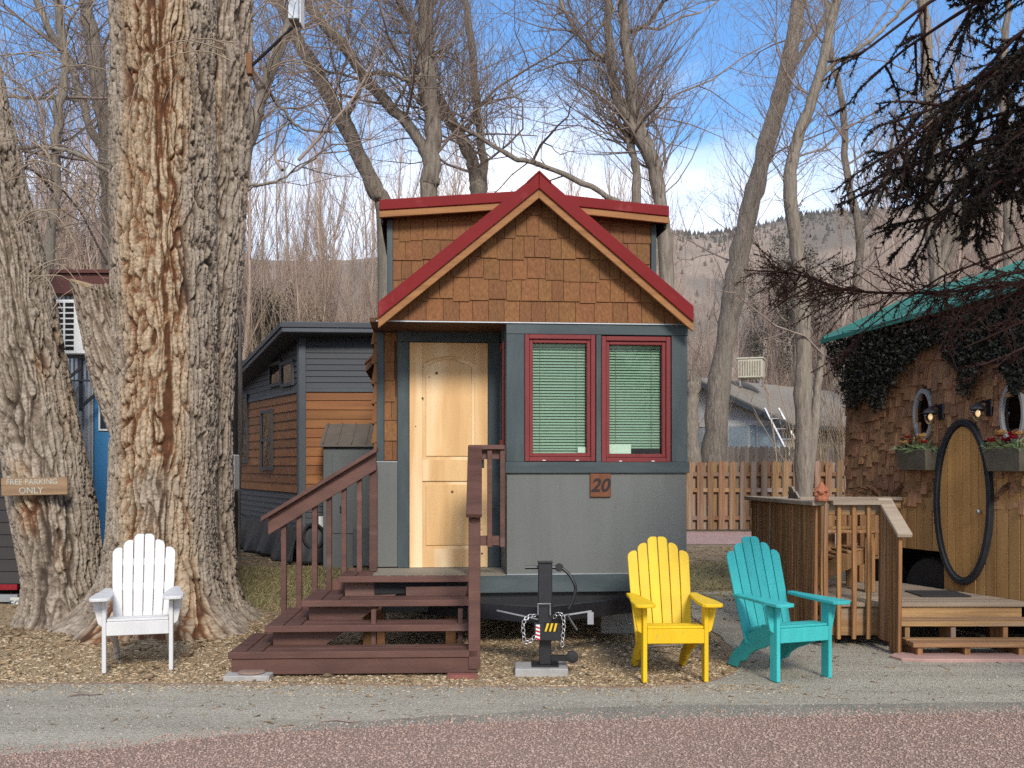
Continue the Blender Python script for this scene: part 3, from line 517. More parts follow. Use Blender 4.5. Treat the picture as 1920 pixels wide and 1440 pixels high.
# ------------------------------------------------------------------ trees
def unit(v): return v / (np.linalg.norm(v) + 1e-9)
UP = np.array([0, 0, 1.0])
def grow(tw, rng, p, d, L, r, level, kids, up=.25, wig=.18, spread=.8, taper=.35, sides=(5, 4, 3, 3)):
    n = 5 if L > 1.2 else 4; pts = [p]; dd = d
    for i in range(n):
        dd = unit(dd + rng.randn(3) * wig + UP * up * .35); pts.append(pts[-1] + dd * L / n)
    tw.add(pts, r, r * taper, sides[min(level, 3)])
    if level < len(kids):
        for _ in range(kids[level]):
            t = .15 + .82 * rng.rand(); i = min(int(t * n), n - 1); q = pts[i] + (pts[i + 1] - pts[i]) * (t * n - i)
            ax = unit(rng.randn(3)); ax -= dd * (ax @ dd)
            c = unit(dd * (1 - .25 * spread) + unit(ax) * spread + UP * up)
            grow(tw, rng, q, c, L * (.38 + .3 * rng.rand()), max(r * (1 - t * .6) * .55, .0028), level + 1, kids, up, wig, spread, taper, sides)
def spline(P, k=5):
    P = np.asarray(P, float); Q = []
    for i in range(len(P) - 1):
        a, b, c, d = P[max(i - 1, 0)], P[i], P[i + 1], P[min(i + 2, len(P) - 1)]
        for j in range(k):
            t = j / k; Q.append(.5 * ((2 * b) + (c - a) * t + (2 * a - 5 * b + 4 * c - d) * t * t + (3 * b - a - 3 * c + d) * t ** 3))
    Q.append(P[-1]); return np.array(Q)
def px_tree(name, label, Y, stems, seed, barkm='bark', twigm='twig', n_twig=60, L=(0.8, 2.2), r=.0105, kids=(4, 3), up=.22, group=None, base=True, spread=.9):
    """stems: [(points in photo pixels, start width px, end width px, first point t where twigs start)] at depth Y"""
    rng = np.random.RandomState(seed); s = F / Y
    x0 = stems[0][0][0]; root = Vector(((x0[0] - CX) / s, Y, 0))
    if base: stems = [([(x0[0] + (x0[0] - stems[0][0][1][0]) * .3, HZ + CH * s)] + stems[0][0], stems[0][1] * 1.25, stems[0][2], stems[0][3])] + stems[1:]
    t = empty(name, root, 0, label, 'tree', group); o3 = np.array(root)
    tw = Twigs()
    for k, (pp, w0, w1, ts) in enumerate(stems):
        yo = rng.uniform(-.25, .25) if k else 0
        P = np.array([[(p[0] - CX) / s, Y + (yo if j else 0) + .0 * j, CH + (HZ - p[1]) / s] for j, p in enumerate(pp)]) - o3
        P[1:, 1] += rng.randn(len(P) - 1) * .08
        P = spline(P, 6); m = len(P)
        P[1:-1] += rng.randn(m - 2, 3) * .012
        b = Twigs(); rad = .86 * np.linspace(w0, w1, m) / 2 / s * (1 + .07 * rng.randn(m)); b.add(P, rad, None, 10)
        link('trunk' if k == 0 else 'limb', b.mesh('trunk'), mt[barkm], t)
        cnt = int(.85 * n_twig * max(.25, w0 / stems[0][1]) * len(pp) / 5)
        for _ in range(cnt):
            q = ts + (1 - ts) * rng.rand() ** .8; i = min(int(q * (m - 1)), m - 2); p = P[i] + (P[i + 1] - P[i]) * rng.rand()
            d = unit(P[i + 1] - P[i]); ax = unit(rng.randn(3)); ax -= d * (ax @ d)
            grow(tw, rng, p, unit(unit(ax) * .9 + d * .5 + UP * up), L[0] + (L[1] - L[0]) * rng.rand(), r * (.7 + .6 * rng.rand()), 1, (0,) + kids, up, .16, spread)
    for k, (pp, w0, w1, ts) in enumerate(stems):      # a few longer limbs of middling size
        P = np.array([[(p[0] - CX) / s, Y, CH + (HZ - p[1]) / s] for p in pp]) - o3; P = spline(P, 6); m = len(P)
        for _ in range(4 if k == 0 else 2):
            i = int((ts + (1 - ts) * rng.rand() * .9) * (m - 2)); ax = rng.randn(3); ax[2] = abs(ax[2]) * .5
            grow(tw, rng, P[i], unit(unit(ax) + UP * .35), 1.6 + 2.0 * rng.rand(), .026, 0, (7, 4, 2), .12, .22, .9)
    link('crown', tw.mesh('crown'), mt[twigm], t)
    return t
px_tree('bare_tree', 'leaning bare tree rising left from behind the left roof corner', 17.5,
        [([(722, 440), (700, 350), (640, 222), (590, 130), (545, 50), (505, -40)], 34, 22, .35), ([(648, 235), (668, 200), (682, 155), (672, 140)], 14, 8, .3)], 11, n_twig=46)
px_tree('bare_tree', 'thick upright bare tree with a long limb reaching left above the roof', 16.5,
        [([(806, 420), (808, 330), (812, 240), (800, 140), (797, 60), (800, -60)], 36, 34, .4), ([(800, 290), (760, 225), (690, 150), (640, 80), (560, -10)], 26, 20, .2),
         ([(690, 140), (735, 150), (770, 160), (792, 152), (800, 125), (815, 95)], 10, 6, .1), ([(797, 90), (770, 40), (735, -30)], 18, 14, .2)], 12, n_twig=60)
px_tree('bare_tree', 'twin-stemmed bare tree left of the roof peak with curved grey stem', 18,
        [([(895, 420), (893, 345), (880, 290), (850, 232), (825, 190), (806, 140), (790, 60)], 28, 20, .35), ([(896, 400), (905, 345), (902, 262), (893, 175), (880, 60), (868, -40)], 22, 14, .3), ([(868, 245), (885, 215), (895, 190)], 12, 8, .4)], 13, n_twig=46, L=(.6, 1.6))
px_tree('bare_tree', 'pair of bare trunks curving up to the left, right of the roof peak', 17,
        [([(1252, 520), (1240, 400), (1226, 305), (1192, 222), (1178, 140), (1165, -30)], 30, 24, .3), ([(1228, 315), (1180, 235), (1152, 165), (1142, 90), (1138, -30)], 26, 17, .1),
         ([(1222, 640), (1206, 480), (1196, 395), (1190, 310), (1172, 240)], 30, 15, .85), ([(1212, 420), (1140, 372), (1040, 322), (960, 292), (905, 262), (880, 245)], 14, 8, .3), ([(1138, 115), (1100, 85), (1068, 40), (1046, -20)], 10, 8, .2), ([(1185, 60), (1225, 20), (1260, -20)], 10, 8, .2)], 14, n_twig=62, L=(1.0, 2.4), up=.32, spread=.9)
px_tree('bare_tree', 'tall bare tree leaning right in front of the grey-roofed house', 26,
        [([(1338, 860), (1352, 700), (1374, 560), (1396, 430), (1424, 320), (1454, 205), (1484, 90), (1502, -40)], 44, 30, .3), ([(1484, 125), (1510, 90), (1560, 10), (1580, -30)], 15, 12, .2)], 15, n_twig=52, L=(1.0, 2.6), barkm='bark', up=.45)
px_tree('bare_tree', 'slim two-stemmed bare tree in front of the board fence', 21.5,
        [([(1508, 900), (1503, 740), (1504, 610), (1494, 470), (1478, 350), (1492, 270), (1530, 160), (1566, 20), (1575, -40)], 34, 16, .45), ([(1514, 905), (1528, 790), (1538, 715), (1546, 650)], 26, 14, .95),
         ([(1520, 172), (1560, 120), (1620, 85), (1680, 30), (1730, -40), (1760, -110)], 12, 4, .1)], 16, n_twig=44, L=(.8, 2.0), barkm='bark_l')
px_tree('bare_tree', 'thin forked bare tree behind the vine-covered roof', 24,
        [([(1608, 560), (1608, 440), (1590, 330), (1582, 200), (1560, 90), (1550, -20)], 17, 10, .2), ([(1610, 435), (1640, 395), (1665, 340), (1680, 250)], 11, 6, .2)], 17, n_twig=38)
px_tree('bare_tree', 'tall grey bare tree behind the green metal roof', 22,
        [([(1762, 560), (1752, 400), (1745, 300), (1742, 150), (1730, -30)], 32, 22, .2), ([(1757, 510), (1778, 440), (1790, 380), (1768, 300), (1756, 230)], 18, 12, .2), ([(1758, 530), (1788, 460), (1800, 400), (1815, 300), (1820, 200)], 12, 8, .2)], 18, n_twig=44)
px_tree('bare_tree', 'pale grey bare tree at the right edge behind the green roof', 21,
        [([(1888, 560), (1890, 420), (1882, 300), (1880, 150), (1890, -20)], 20, 14, .2)], 19, n_twig=30)
px_tree('bare_tree', 'broad grey tree just behind the left edge of the great trunk', 18,
        [([(214, 620), (208, 470), (203, 330), (192, 150), (170, 40), (150, -40)], 38, 26, .2), ([(206, 300), (180, 250), (157, 187), (130, 110), (105, 70), (70, -10)], 20, 12, .1), ([(160, 190), (110, 178), (50, 180), (-20, 176)], 9, 6, .1)], 20, n_twig=66)
px_tree('bare_tree', 'dark bare tree with low sagging limb at far left', 16,
        [([(95, 620), (92, 480), (100, 360), (112, 240), (118, 120), (110, -30)], 22, 16, .2), ([(212, 330), (160, 298), (100, 282), (30, 282), (-30, 270)], 10, 7, .1)], 21, n_twig=52)
px_tree('bare_tree', 'bare tree leaning right beside the great trunk, under the lamp', 15,
        [([(440, 520), (446, 400), (458, 300), (484, 205), (515, 120), (540, 60), (575, -40)], 26, 20, .3), ([(478, 210), (500, 172), (530, 205), (560, 232), (620, 245)], 9, 4, .1), ([(446, 345), (500, 335), (560, 300), (620, 262)], 7, 3, .1)], 22, n_twig=54)
# broken dead stump beside the house corner
st = empty('dead_trunk', at(1303, 870, 25.2) - Vector((0, 0, CH)), 0, 'ragged broken dead trunk beside the right house corner', 'tree trunk')
b = Twigs(); rng = np.random.RandomState(4); zz_ = np.linspace(0, 3.6, 26)
b.add(np.stack([.05 * np.sin(zz_ * 2) - zz_ * .02, 0 * zz_, zz_], -1), np.linspace(.24, .15, 26) * (1 + .13 * rng.randn(26)), None, 12)
link('trunk', b.mesh('trunk'), mt['bark_l'], st)
sp = Twigs()
for i in range(7): a = i * .9; sp.add([(.1 * math.cos(a), .1 * math.sin(a), 3.5), (.12 * math.cos(a), .12 * math.sin(a), 3.75 + .1 * (i % 3))], .05, .008, 4)
link('splinter', sp.mesh('splinter'), mt['bark_l'], st)

# far, whippy poplars: four shapes, copied
protos = []
for k in range(4):
    rng = np.random.RandomState(50 + k); t = empty('poplar_tree', (0, 0, 0)); H = 9.5 + 1.3 * k
    tr = Twigs(); nst = 2 + k % 3; tw = Twigs()
    for s_ in range(nst):
        P = [np.array([.25 * s_, .2 * (s_ % 2), 0])]; d = unit(np.array([rng.randn() * .12, rng.randn() * .12, 1]))
        for i in range(8): d = unit(d + rng.randn(3) * .05 + UP * .1); P.append(P[-1] + d * H * (1 - .12 * s_) / 8)
        P = np.array(P); tr.add(spline(P, 2), .085 - .012 * s_, .012, 6)
        for _ in range(60):
            q = .12 + .85 * rng.rand(); i = min(int(q * 8), 7); p = P[i] + (P[i + 1] - P[i]) * rng.rand(); ax = rng.randn(3); ax[2] = 0
            grow(tw, rng, p, unit(unit(ax) * .55 + UP * .9), (1.0 + 1.9 * rng.rand()) * (1 - .4 * q), .011, 1, (0, 5, 2), .5, .1, .55)
    link('trunk', tr.mesh('trunk'), mt['twig_p'], t); link('crown', tw.mesh('crown'), mt['twig_p'], t)
    tag(t, None, 'tree', 'far row of bare poplars'); protos.append(t)
rng = np.random.RandomState(77); spots = []; NP = 112
for i in range(NP):
    px = -140 + 2200 * (i + .5) / NP + rng.uniform(-14, 14); Y = rng.uniform(27, 44)
    if 1255 < px < 1640: Y = rng.uniform(46, 54)
    spots.append(((px - CX) / F * Y, Y))
spots.sort(key=lambda q: q[0] / q[1])
def nth(n): return '%d%s' % (n, 'th' if 10 < n % 100 < 14 else {1: 'st', 2: 'nd', 3: 'rd'}.get(n % 10, 'th'))
for i, (x, y) in enumerate(spots):
    o = protos[i] if i < 4 else copy_tree(protos[i % 4])
    o['label'] = 'slender bare poplar, %s from the left in the far row behind the houses' % nth(i + 1)
    o.location = (x, y, 0); o.rotation_euler = (0, 0, rng.uniform(0, 6.28)); k = rng.uniform(.85, 1.2)
    if 860 < CX + x / y * F < 1420: k *= .80
    o.scale = (k, k, k)

# thicket of dry saplings and brush: one mass
def clump(seed, n, h0, h1):
    tw = Twigs(); rng = np.random.RandomState(seed)
    for i in range(n):
        H = rng.uniform(h0, h1); d = unit(np.array([rng.randn() * .13, rng.randn() * .13, 1])); pts = [np.array([rng.randn() * 1.3, rng.randn() * 1.3, 0])]
        for _ in range(5): d = unit(d + rng.randn(3) * .09 + UP * .05); pts.append(pts[-1] + d * H / 5)
        tw.add(pts, .020, .004, 3)
        for _ in range(8):
            j = rng.randint(1, 6); e = unit(d * .8 + rng.randn(3) * .45 + UP * .2); q = pts[j] + (pts[j - 1] - pts[j]) * rng.rand(); l = H * (.10 + .12 * rng.rand()); f = unit(e + rng.randn(3) * .2 + UP * .2)
            tw.add([q, q + e * l * .5, q + e * l * .5 + f * l * .5], .0085, .0035, 3)
    return np.concatenate(tw.V), np.concatenate(tw.Q)
cl_t = [clump(1, 26, 4.5, 8.5), clump(2, 26, 5, 9)]; cl_s = [clump(3, 30, 1.6, 4.0), clump(4, 30, 1.5, 3.6)]
rng = np.random.RandomState(9); VV, QQ, off_ = [], [], 0
def put(c, px, Y, k):
    global off_
    a = rng.uniform(0, 6.28); c_, s_ = math.cos(a), math.sin(a); V, Q = c; P = V * k; VV.append(np.stack([P[:, 0] * c_ - P[:, 1] * s_ + (px - CX) / F * Y, P[:, 0] * s_ + P[:, 1] * c_ + Y, P[:, 2]], -1)); QQ.append(Q + off_); off_ += len(V)
for i in range(44): put(cl_t[i % 2], rng.uniform(-150, 740), rng.uniform(25, 38), rng.uniform(.75, 1.1))
for i in range(20): put(cl_t[i % 2], rng.uniform(720, 1280), rng.uniform(27, 40), rng.uniform(.6, .95))
for i in range(12): put(cl_t[i % 2], rng.uniform(1600, 2050), rng.uniform(26, 38), rng.uniform(.5, .8))
for i in range(34): put(cl_s[i % 2], rng.uniform(-150, 760), rng.uniform(23.9, 32), rng.uniform(.8, 1.3))
for i in range(26): put(cl_s[i % 2], rng.uniform(1250, 1620), rng.uniform(47, 58), rng.uniform(1.1, 1.9))
for i in range(16): put(cl_s[i % 2], rng.uniform(1600, 2050), rng.uniform(24, 32), rng.uniform(.8, 1.3))
tag(link('dry_thicket', np_mesh('dry_thicket', np.concatenate(VV), np.concatenate(QQ)), mt['brush']), 'dense tan thicket of leafless saplings and brush behind the houses', 'brush', kind='stuff')

# juniper behind the slim tree
def leaf_cloud(n, fn, size, seed):
    r = np.random.RandomState(seed); C = fn(r, n); n = len(C); A = r.randn(n, 3); A /= np.linalg.norm(A, axis=1, keepdims=True); B = np.cross(A, r.randn(n, 3)); B /= np.linalg.norm(B, axis=1, keepdims=True)
    s = (size[0] + (size[1] - size[0]) * r.rand(n))[:, None]
    V = np.stack([C - A * s, C + B * s * .45, C + A * s, C - B * s * .45], 1).reshape(-1, 3); return V, np.arange(4 * n).reshape(-1, 4)
for (px, py, Y, rx, rzz, lab, sd) in [(1490, 560, 46, 2.4, 3.0, 'dark shaggy juniper behind the slim two-stemmed tree', 3), (475, 650, 30, 1.9, 1.6, 'dull green conifer peeking over the grey house roof', 4), (130, 480, 34, 2.0, 1.8, 'dull green conifer above the maroon roof edge', 5)]:
    c = at(px, py, Y); t = empty('juniper_tree', (c.x, Y, 0), 0, lab, 'tree')
    def fn(r, n):
        k = 60; cc = r.randn(k, 3) * np.array([rx, rx, rzz]) * .42; cc[:, 2] += c.z; i = r.randint(0, k, n)
        return cc[i] + r.randn(n, 3) * .2 * np.array([1, 1, 1.4])
    V, Q = leaf_cloud(16000, fn, (.025, .075), sd); link('crown', np_mesh('crown', V, Q), mt['juniper'], t)
    b = Twigs(); b.add([(0, 0, 0), (.05, 0, c.z * .5), (0, 0, c.z + rzz * .5)], .16, .03, 8); link('trunk', b.mesh('trunk'), mt['bark'], t)

# ------------------------------------------------------------------ the great cottonwood with furrowed bark
def bark_mat():
    m = bpy.data.materials.new('furrowed cottonwood bark'); m.use_nodes = True; t = m.node_tree; L = t.links.new; b = t.nodes['Principled BSDF']
    b.inputs['Roughness'].default_value = .95; b.inputs['Specular IOR Level'].default_value = .12
    h = N(t, 'ShaderNodeAttribute', attribute_name='plate'); wm = N(t, 'ShaderNodeAttribute', attribute_name='warm'); tcn = N(t, 'ShaderNodeTexCoord')
    nz = N(t, 'ShaderNodeTexNoise'); nz.inputs['Scale'].default_value = 11; nz.inputs['Detail'].default_value = 8; L(tcn.outputs['Object'], nz.inputs['Vector'])
    def ramp(stops):
        r = N(t, 'ShaderNodeValToRGB'); el = r.color_ramp.elements; el[0].position, el[0].color = stops[0][0], (*stops[0][1], 1); el[1].position, el[1].color = stops[-1][0], (*stops[-1][1], 1)
        for p, c in stops[1:-1]: e = el.new(p); e.color = (*c, 1)
        L(h.outputs['Fac'], r.inputs[0]); return r
    g = ramp([(0, (.050, .036, .026)), (.20, (.135, .105, .078)), (.5, (.215, .17, .127)), (1, (.31, .26, .205))])
    wr = ramp([(0, (.078, .034, .018)), (.25, (.165, .08, .04)), (.40, (.255, .17, .10)), (1, (.37, .29, .20))])
    mx_ = N(t, 'ShaderNodeMix', data_type='RGBA'); L(wm.outputs['Fac'], mx_.inputs[0]); L(g.outputs[0], mx_.inputs[6]); L(wr.outputs[0], mx_.inputs[7])
    hv = N(t, 'ShaderNodeHueSaturation'); mr = N(t, 'ShaderNodeMapRange'); mr.inputs[1].default_value = .3; mr.inputs[2].default_value = .7; mr.inputs[3].default_value = .72; mr.inputs[4].default_value = 1.22
    L(nz.outputs[0], mr.inputs[0]); L(mr.outputs[0], hv.inputs['Value']); L(mx_.outputs[2], hv.inputs['Color']); L(hv.outputs[0], b.inputs['Base Color'])
    n2 = N(t, 'ShaderNodeTexNoise'); n2.inputs['Scale'].default_value = 42; n2.inputs['Detail'].default_value = 6; L(tcn.outputs['Object'], n2.inputs['Vector'])
    bp = N(t, 'ShaderNodeBump'); bp.inputs['Strength'].default_value = .9; bp.inputs['Distance'].default_value = .012; L(n2.outputs[0], bp.inputs['Height']); L(bp.outputs[0], b.inputs['Normal']); return m
BARK = bark_mat()
def worley(x, y, z):
    xi, yi, zi = np.floor(x).astype(np.int64), np.floor(y).astype(np.int64), np.floor(z).astype(np.int64); f1 = np.full(x.shape, 9.); f2 = np.full(x.shape, 9.)
    for a in (-1, 0, 1):
        for b in (-1, 0, 1):
            for c in (-1, 0, 1):
                h = _perm[(_perm[(_perm[(xi + a) & 511] + yi + b) & 511] + zi + c) & 511]
                d = (xi + a + _val[h] - x) ** 2 + (yi + b + _val[(h + 131) & 511] - y) ** 2 + (zi + c + _val[(h + 277) & 511] - z) ** 2
                f2 = np.where(d < f1, f1, np.minimum(f2, d)); f1 = np.minimum(f1, d)
    return np.sqrt(f1), np.sqrt(f2)
def sstep(a, b, x): t = np.clip((x - a) / (b - a), 0, 1); return t * t * (3 - 2 * t)
def big_trunk(name, axis, radii, na, nz_, flare, parent, seed, warm_c=None, depth=.06, squash=1.0, z_end=None, lobes=5):
    """axis: points (x, y, z) along the trunk; radii at those points; flare: (height, extra radius) of the roots"""
    A = spline(np.array(axis, float), 12); Rr = np.interp(np.linspace(0, 1, len(A)), np.linspace(0, 1, len(radii)), radii)
    s = np.linspace(0, 1, nz_); i = np.linspace(0, 1, len(A)); C = np.stack([np.interp(s, i, A[:, k]) for k in range(3)], -1); rad = np.interp(s, i, Rr)
    nf = int(na * .76); ph = np.r_[np.linspace(-np.pi / 2 - 1.8, -np.pi / 2 + 1.8, nf, endpoint=False), np.linspace(-np.pi / 2 + 1.8, 1.5 * np.pi - 1.8, na - nf, endpoint=False)]; PH, S = np.meshgrid(ph, s); Z = C[:, 2][:, None] + 0 * PH
    rr = rad[:, None] + 0 * PH; o = seed * 13.7
    lob = .5 + .5 * np.cos(PH * lobes + 1.5 * vnoise(np.cos(PH) + o, np.sin(PH), Z * .4) * 3)
    fl = np.exp(-np.clip(Z, 0, None) / flare[0]); rr = rr + flare[1] * fl ** 1.6 * (.6 + .5 * lob) + .06 * (fbm(np.cos(PH) * 1.3 + o, np.sin(PH) * 1.3, Z * .8) - .5)
    kx = rad.mean(); cx, sx = np.cos(PH) * kx, np.sin(PH) * kx
    wx = (fbm(cx * 5 + o, sx * 5, Z * 2.2 + 3) - .5); wy = (fbm(cx * 5 + 40 + o, sx * 5, Z * 2.2) - .5)
    wn = fbm(cx * 2.4 + o, sx * 2.4, Z * .8 + 2, 4)
    if warm_c is None: warm = sstep(.55, .72, wn)
    else:
        dphi = np.abs((PH - warm_c[0] + .35 * (fbm(Z * .6, 0 * Z, 0 * Z + o) - .5) * 2 + np.pi) % (2 * np.pi) - np.pi); warm = np.clip(sstep(warm_c[1], warm_c[1] * .6, dphi) * sstep(.28, .50, wn + .06) + .5 * sstep(.60, .75, wn), 0, 1)
    n1 = vnoise(cx * 13 + wx * 2.6 + o, sx * 13 + wy * 2.6, Z * .55 + o)           # long interlacing furrows
    f1 = .04 + .96 * sstep(.0 + .012 * warm, .07 + .03 * warm, np.abs(n1 - .5) + .03 * (vnoise(cx * 40, sx * 40, Z * 30) - .5))
    a1, a2 = worley(cx * 19 + wx * 2.4 + o, sx * 19 + wy * 2.4, Z * 2.1 + wx * 1.5); pl1 = sstep(.02, .20, a2 - a1)   # plates
    b1, b2 = worley(cx * 18 + wx * 2 + 5 + o, sx * 18 + wy * 2, Z * 24 + wy * 4); pl2 = sstep(.0, .16, b2 - b1)  # cross cracks
    n4 = fbm(cx * 30 + o, sx * 30, Z * 26, 3)
    tone_ = vnoise(cx * 9 + 7 + o, sx * 9, Z * 3)
    plate = f1 * (.30 + .70 * pl1) * (.80 + .20 * pl2) * (.70 + .34 * n4 + .30 * tone_); plate = np.clip(plate, 0, 1)
    rr = rr + depth * (plate - .55) + .010 * (n4 - .5)
    V = np.stack([C[:, 0][:, None] + rr * np.cos(PH), C[:, 1][:, None] + rr * np.sin(PH) * squash, Z], -1).reshape(-1, 3)
    q = np.arange(nz_ - 1)[:, None] * na; a = np.arange(na)[None]; b_ = (a + 1) % na
    Q = np.stack([q + a, q + b_, q + na + b_, q + na + a], -1).reshape(-1, 4)
    me = np_mesh(name, V, Q); smooth(me)
    me.attributes.new('plate', 'FLOAT', 'POINT').data.foreach_set('value', np.clip(plate * (.50 + .50 * pl2) * (.8 + .45 * tone_), 0, 1).ravel().astype(np.float32))
    me.attributes.new('warm', 'FLOAT', 'POINT').data.foreach_set('value', warm.ravel().astype(np.float32))
    return link(name, me, BARK, parent)
cw = empty('cottonwood_tree', (-3.22, 9.85, 0), 0, 'massive old cottonwood with deeply furrowed bark and orange streaks behind the white chair', 'tree')
def rel(px, py, Y): v = at(px, py, Y) - Vector((-3.22, 9.85, 0)); return (v.x, v.y, v.z)
def axis_of(rows, Y):           # rows: (py, px left, px right)
    s = F / Y; return [((((a + b) / 2) - CX) / s + 3.22, Y - 9.85, CH + (HZ - y) / s) for y, a, b in rows], [(b - a) / 2 / s for y, a, b in rows]
a_, r_ = axis_of([(1200, 195, 400), (1050, 208, 398), (900, 214, 396), (700, 218, 400), (500, 218, 398), (300, 216, 396), (100, 216, 396), (-60, 214, 400)], 9.75)
a_[0] = (a_[0][0], a_[0][1], -.12)
big_trunk('trunk', a_, r_, 340, 640, (.38, .50), cw, 1, (-math.pi / 2 + .12, .85), .062)
a_, r_ = axis_of([(1170, 330, 440), (1050, 325, 436), (900, 315, 432), (700, 322, 434), (500, 332, 452), (300, 338, 462), (100, 345, 466), (-60, 350, 470)], 10.25)
a_[0] = (a_[0][0], a_[0][1], -.12)
big_trunk('side_trunk', a_, r_, 200, 540, (.30, .30), cw, 2, (-math.pi / 2 - .1, .6), .055)
a_, r_ = axis_of([(1190, 55, 215), (1080, 48, 190), (950, 24, 172), (800, 4, 140), (650, -22, 112), (500, -40, 80), (350, -62, 44), (200, -84, 10), (0, -130, -30)], 10.0)
a_[0] = (a_[0][0], a_[0][1], -.12)
big_trunk('leaning_trunk', a_, r_, 240, 520, (.26, .12), cw, 3, None, .055)
# cut-off limb with a pale sawn face
sb = Twigs(); p0, p1 = np.array(rel(268, 800, 9.75)), np.array(rel(178, 540, 9.62))
P = np.array([p0 + (p1 - p0) * k / 30 + np.array([-.05 * math.sin(k / 30 * 3.1), 0, 0]) for k in range(31)]); rng = np.random.RandomState(6)
me_r = np.linspace(.27, .185, 31)
big = MB()
def stub():
    na, n = 170, 170; s = np.linspace(0, 1, n); C = p0[None] + (p1 - p0)[None] * s[:, None]; C[:, 0] -= .06 * np.sin(s * 3.1)
    d = unit(p1 - p0); x = unit(np.cross(d, [0, 1, 0])); y = np.cross(d, x); ph = np.linspace(0, 2 * np.pi, na, endpoint=False); PH, S = np.meshgrid(ph, s)
    kx = 1.3; n1 = vnoise(np.cos(PH) * 3.2 + 5, np.sin(PH) * 3.2, S * 1.6); a1, a2 = worley(np.cos(PH) * 4.6, np.sin(PH) * 4.6 + 3, S * 5); b1, b2 = worley(np.cos(PH) * 4.4 + 9, np.sin(PH) * 4.4, S * 34); n4 = fbm(np.cos(PH) * 8, np.sin(PH) * 8, S * 30)
    pl = np.clip((.1 + .9 * sstep(.0, .07, np.abs(n1 - .5))) * (.3 + .7 * sstep(.02, .2, a2 - a1)) * (.72 + .28 * sstep(0, .16, b2 - b1)) * (.75 + .5 * n4), 0, 1)
    rr = np.interp(S, [0, .7, 1], [.30, .20, .185]) + .045 * (pl - .6)
    Vv = C[:, None, :] + rr[..., None] * (np.cos(PH)[..., None] * x + np.sin(PH)[..., None] * y)
    cut = np.array([.30, -.12, .95]); cut = unit(cut); Vv[-1] -= ((Vv[-1] - p1) @ cut / (d @ cut))[:, None] * d
    q = np.arange(n - 1)[:, None] * na; a = np.arange(na)[None]; b_ = (a + 1) % na; Q = np.stack([q + a, q + b_, q + na + b_, q + na + a], -1).reshape(-1, 4)
    me = np_mesh('cut_limb', Vv.reshape(-1, 3), Q[:, ::-1]); smooth(me)
    me.attributes.new('plate', 'FLOAT', 'POINT').data.foreach_set('value', pl.ravel().astype(np.float32)); me.attributes.new('warm', 'FLOAT', 'POINT').data.foreach_set('value', np.full(pl.size, .15, np.float32))
    o = link('cut_limb', me, BARK, cw)
    cap = MB(); ring = [Vector(v * .0 + p1 + (v - p1) * .93) for v in Vv[-1]]; cap.prism(ring[::5], Vector(d) * .02); cap.build('sawn_face', mt['cutwood'], o)
stub()
# pale hanging sprouts and low twigs of the same tree
tw = Twigs(); rng = np.random.RandomState(31)
for px, py, Y, dx, L_ in [(20, 150, 9.3, .3, 1.6), (60, 200, 9.2, .1, 1.5), (5, 330, 9.2, .5, 1.2), (120, 130, 9.4, -.3, 1.5), (150, 40, 9.3, -.4, 1.6), (40, 420, 9.1, .4, .9), (470, 60, 9.6, .5, 1.3), (530, 20, 9.5, .2, 1.3), (430, 90, 9.2, -.8, 1.4), (500, 130, 9.6, .3, 1.0), (90, 300, 9.2, .2, 1.2), (60, 520, 9.2, .45, .8)]:
    p = np.array(rel(px, py, Y))
    for _ in range(4):
        d = unit(np.array([dx + rng.randn() * .35, rng.randn() * .25, .45 + .4 * rng.rand()])); pts = [p + rng.randn(3) * .04]
        for k in range(9): d = unit(d + np.array([0, 0, -.30]) + rng.randn(3) * .1); pts.append(pts[-1] + d * L_ / 9)
        tw.add(pts, .0065, .003, 4)
        for _2 in range(6):
            j = rng.randint(2, 9); e = unit(rng.randn(3) + np.array([0, 0, -.5])); tw.add([pts[j], pts[j] + e * .13, pts[j] + e * .24 + np.array([0, 0, -.06])], .004, .002, 3)
link('hanging_twigs', tw.mesh('hanging_twigs'), mt['twig_l'], cw)

# ------------------------------------------------------------------ spruce whose boughs hang into the right of the picture
sx, sy = 5.0, 4.1
spc = empty('spruce_tree', (sx, sy, 0), 0, 'dark spruce boughs hanging into the upper right of the picture', 'tree')
b = Twigs(); b.add([(0, 0, 0), (0, 0, 3), (.05, 0, 6), (0, 0, 9.5)], .24, .05, 12); link('trunk', b.mesh('trunk'), mt['bark'], spc)
nV, nQ, nn = [], [], 0
def needles(p, q, n, ln, rng):
    global nn
    t = rng.rand(n)[:, None]; C = p + (q - p) * t; d = unit(q - p); A = rng.randn(n, 3); A -= (A @ d)[:, None] * d; A /= np.linalg.norm(A, axis=1, keepdims=True) + 1e-9
    T = A * .8 + d * .75; T /= np.linalg.norm(T, axis=1, keepdims=True); B = np.cross(T, rng.randn(n, 3)); B /= np.linalg.norm(B, axis=1, keepdims=True)
    l = ln * (.7 + .6 * rng.rand(n))[:, None]; V = np.stack([C - B * .0042, C + B * .0042, C + T * l], 1).reshape(-1, 3); nV.append(V); nQ.append(np.arange(3 * n).reshape(-1, 3) + nn); nn += 3 * n
sprg = np.random.RandomState(8); bt = Twigs()
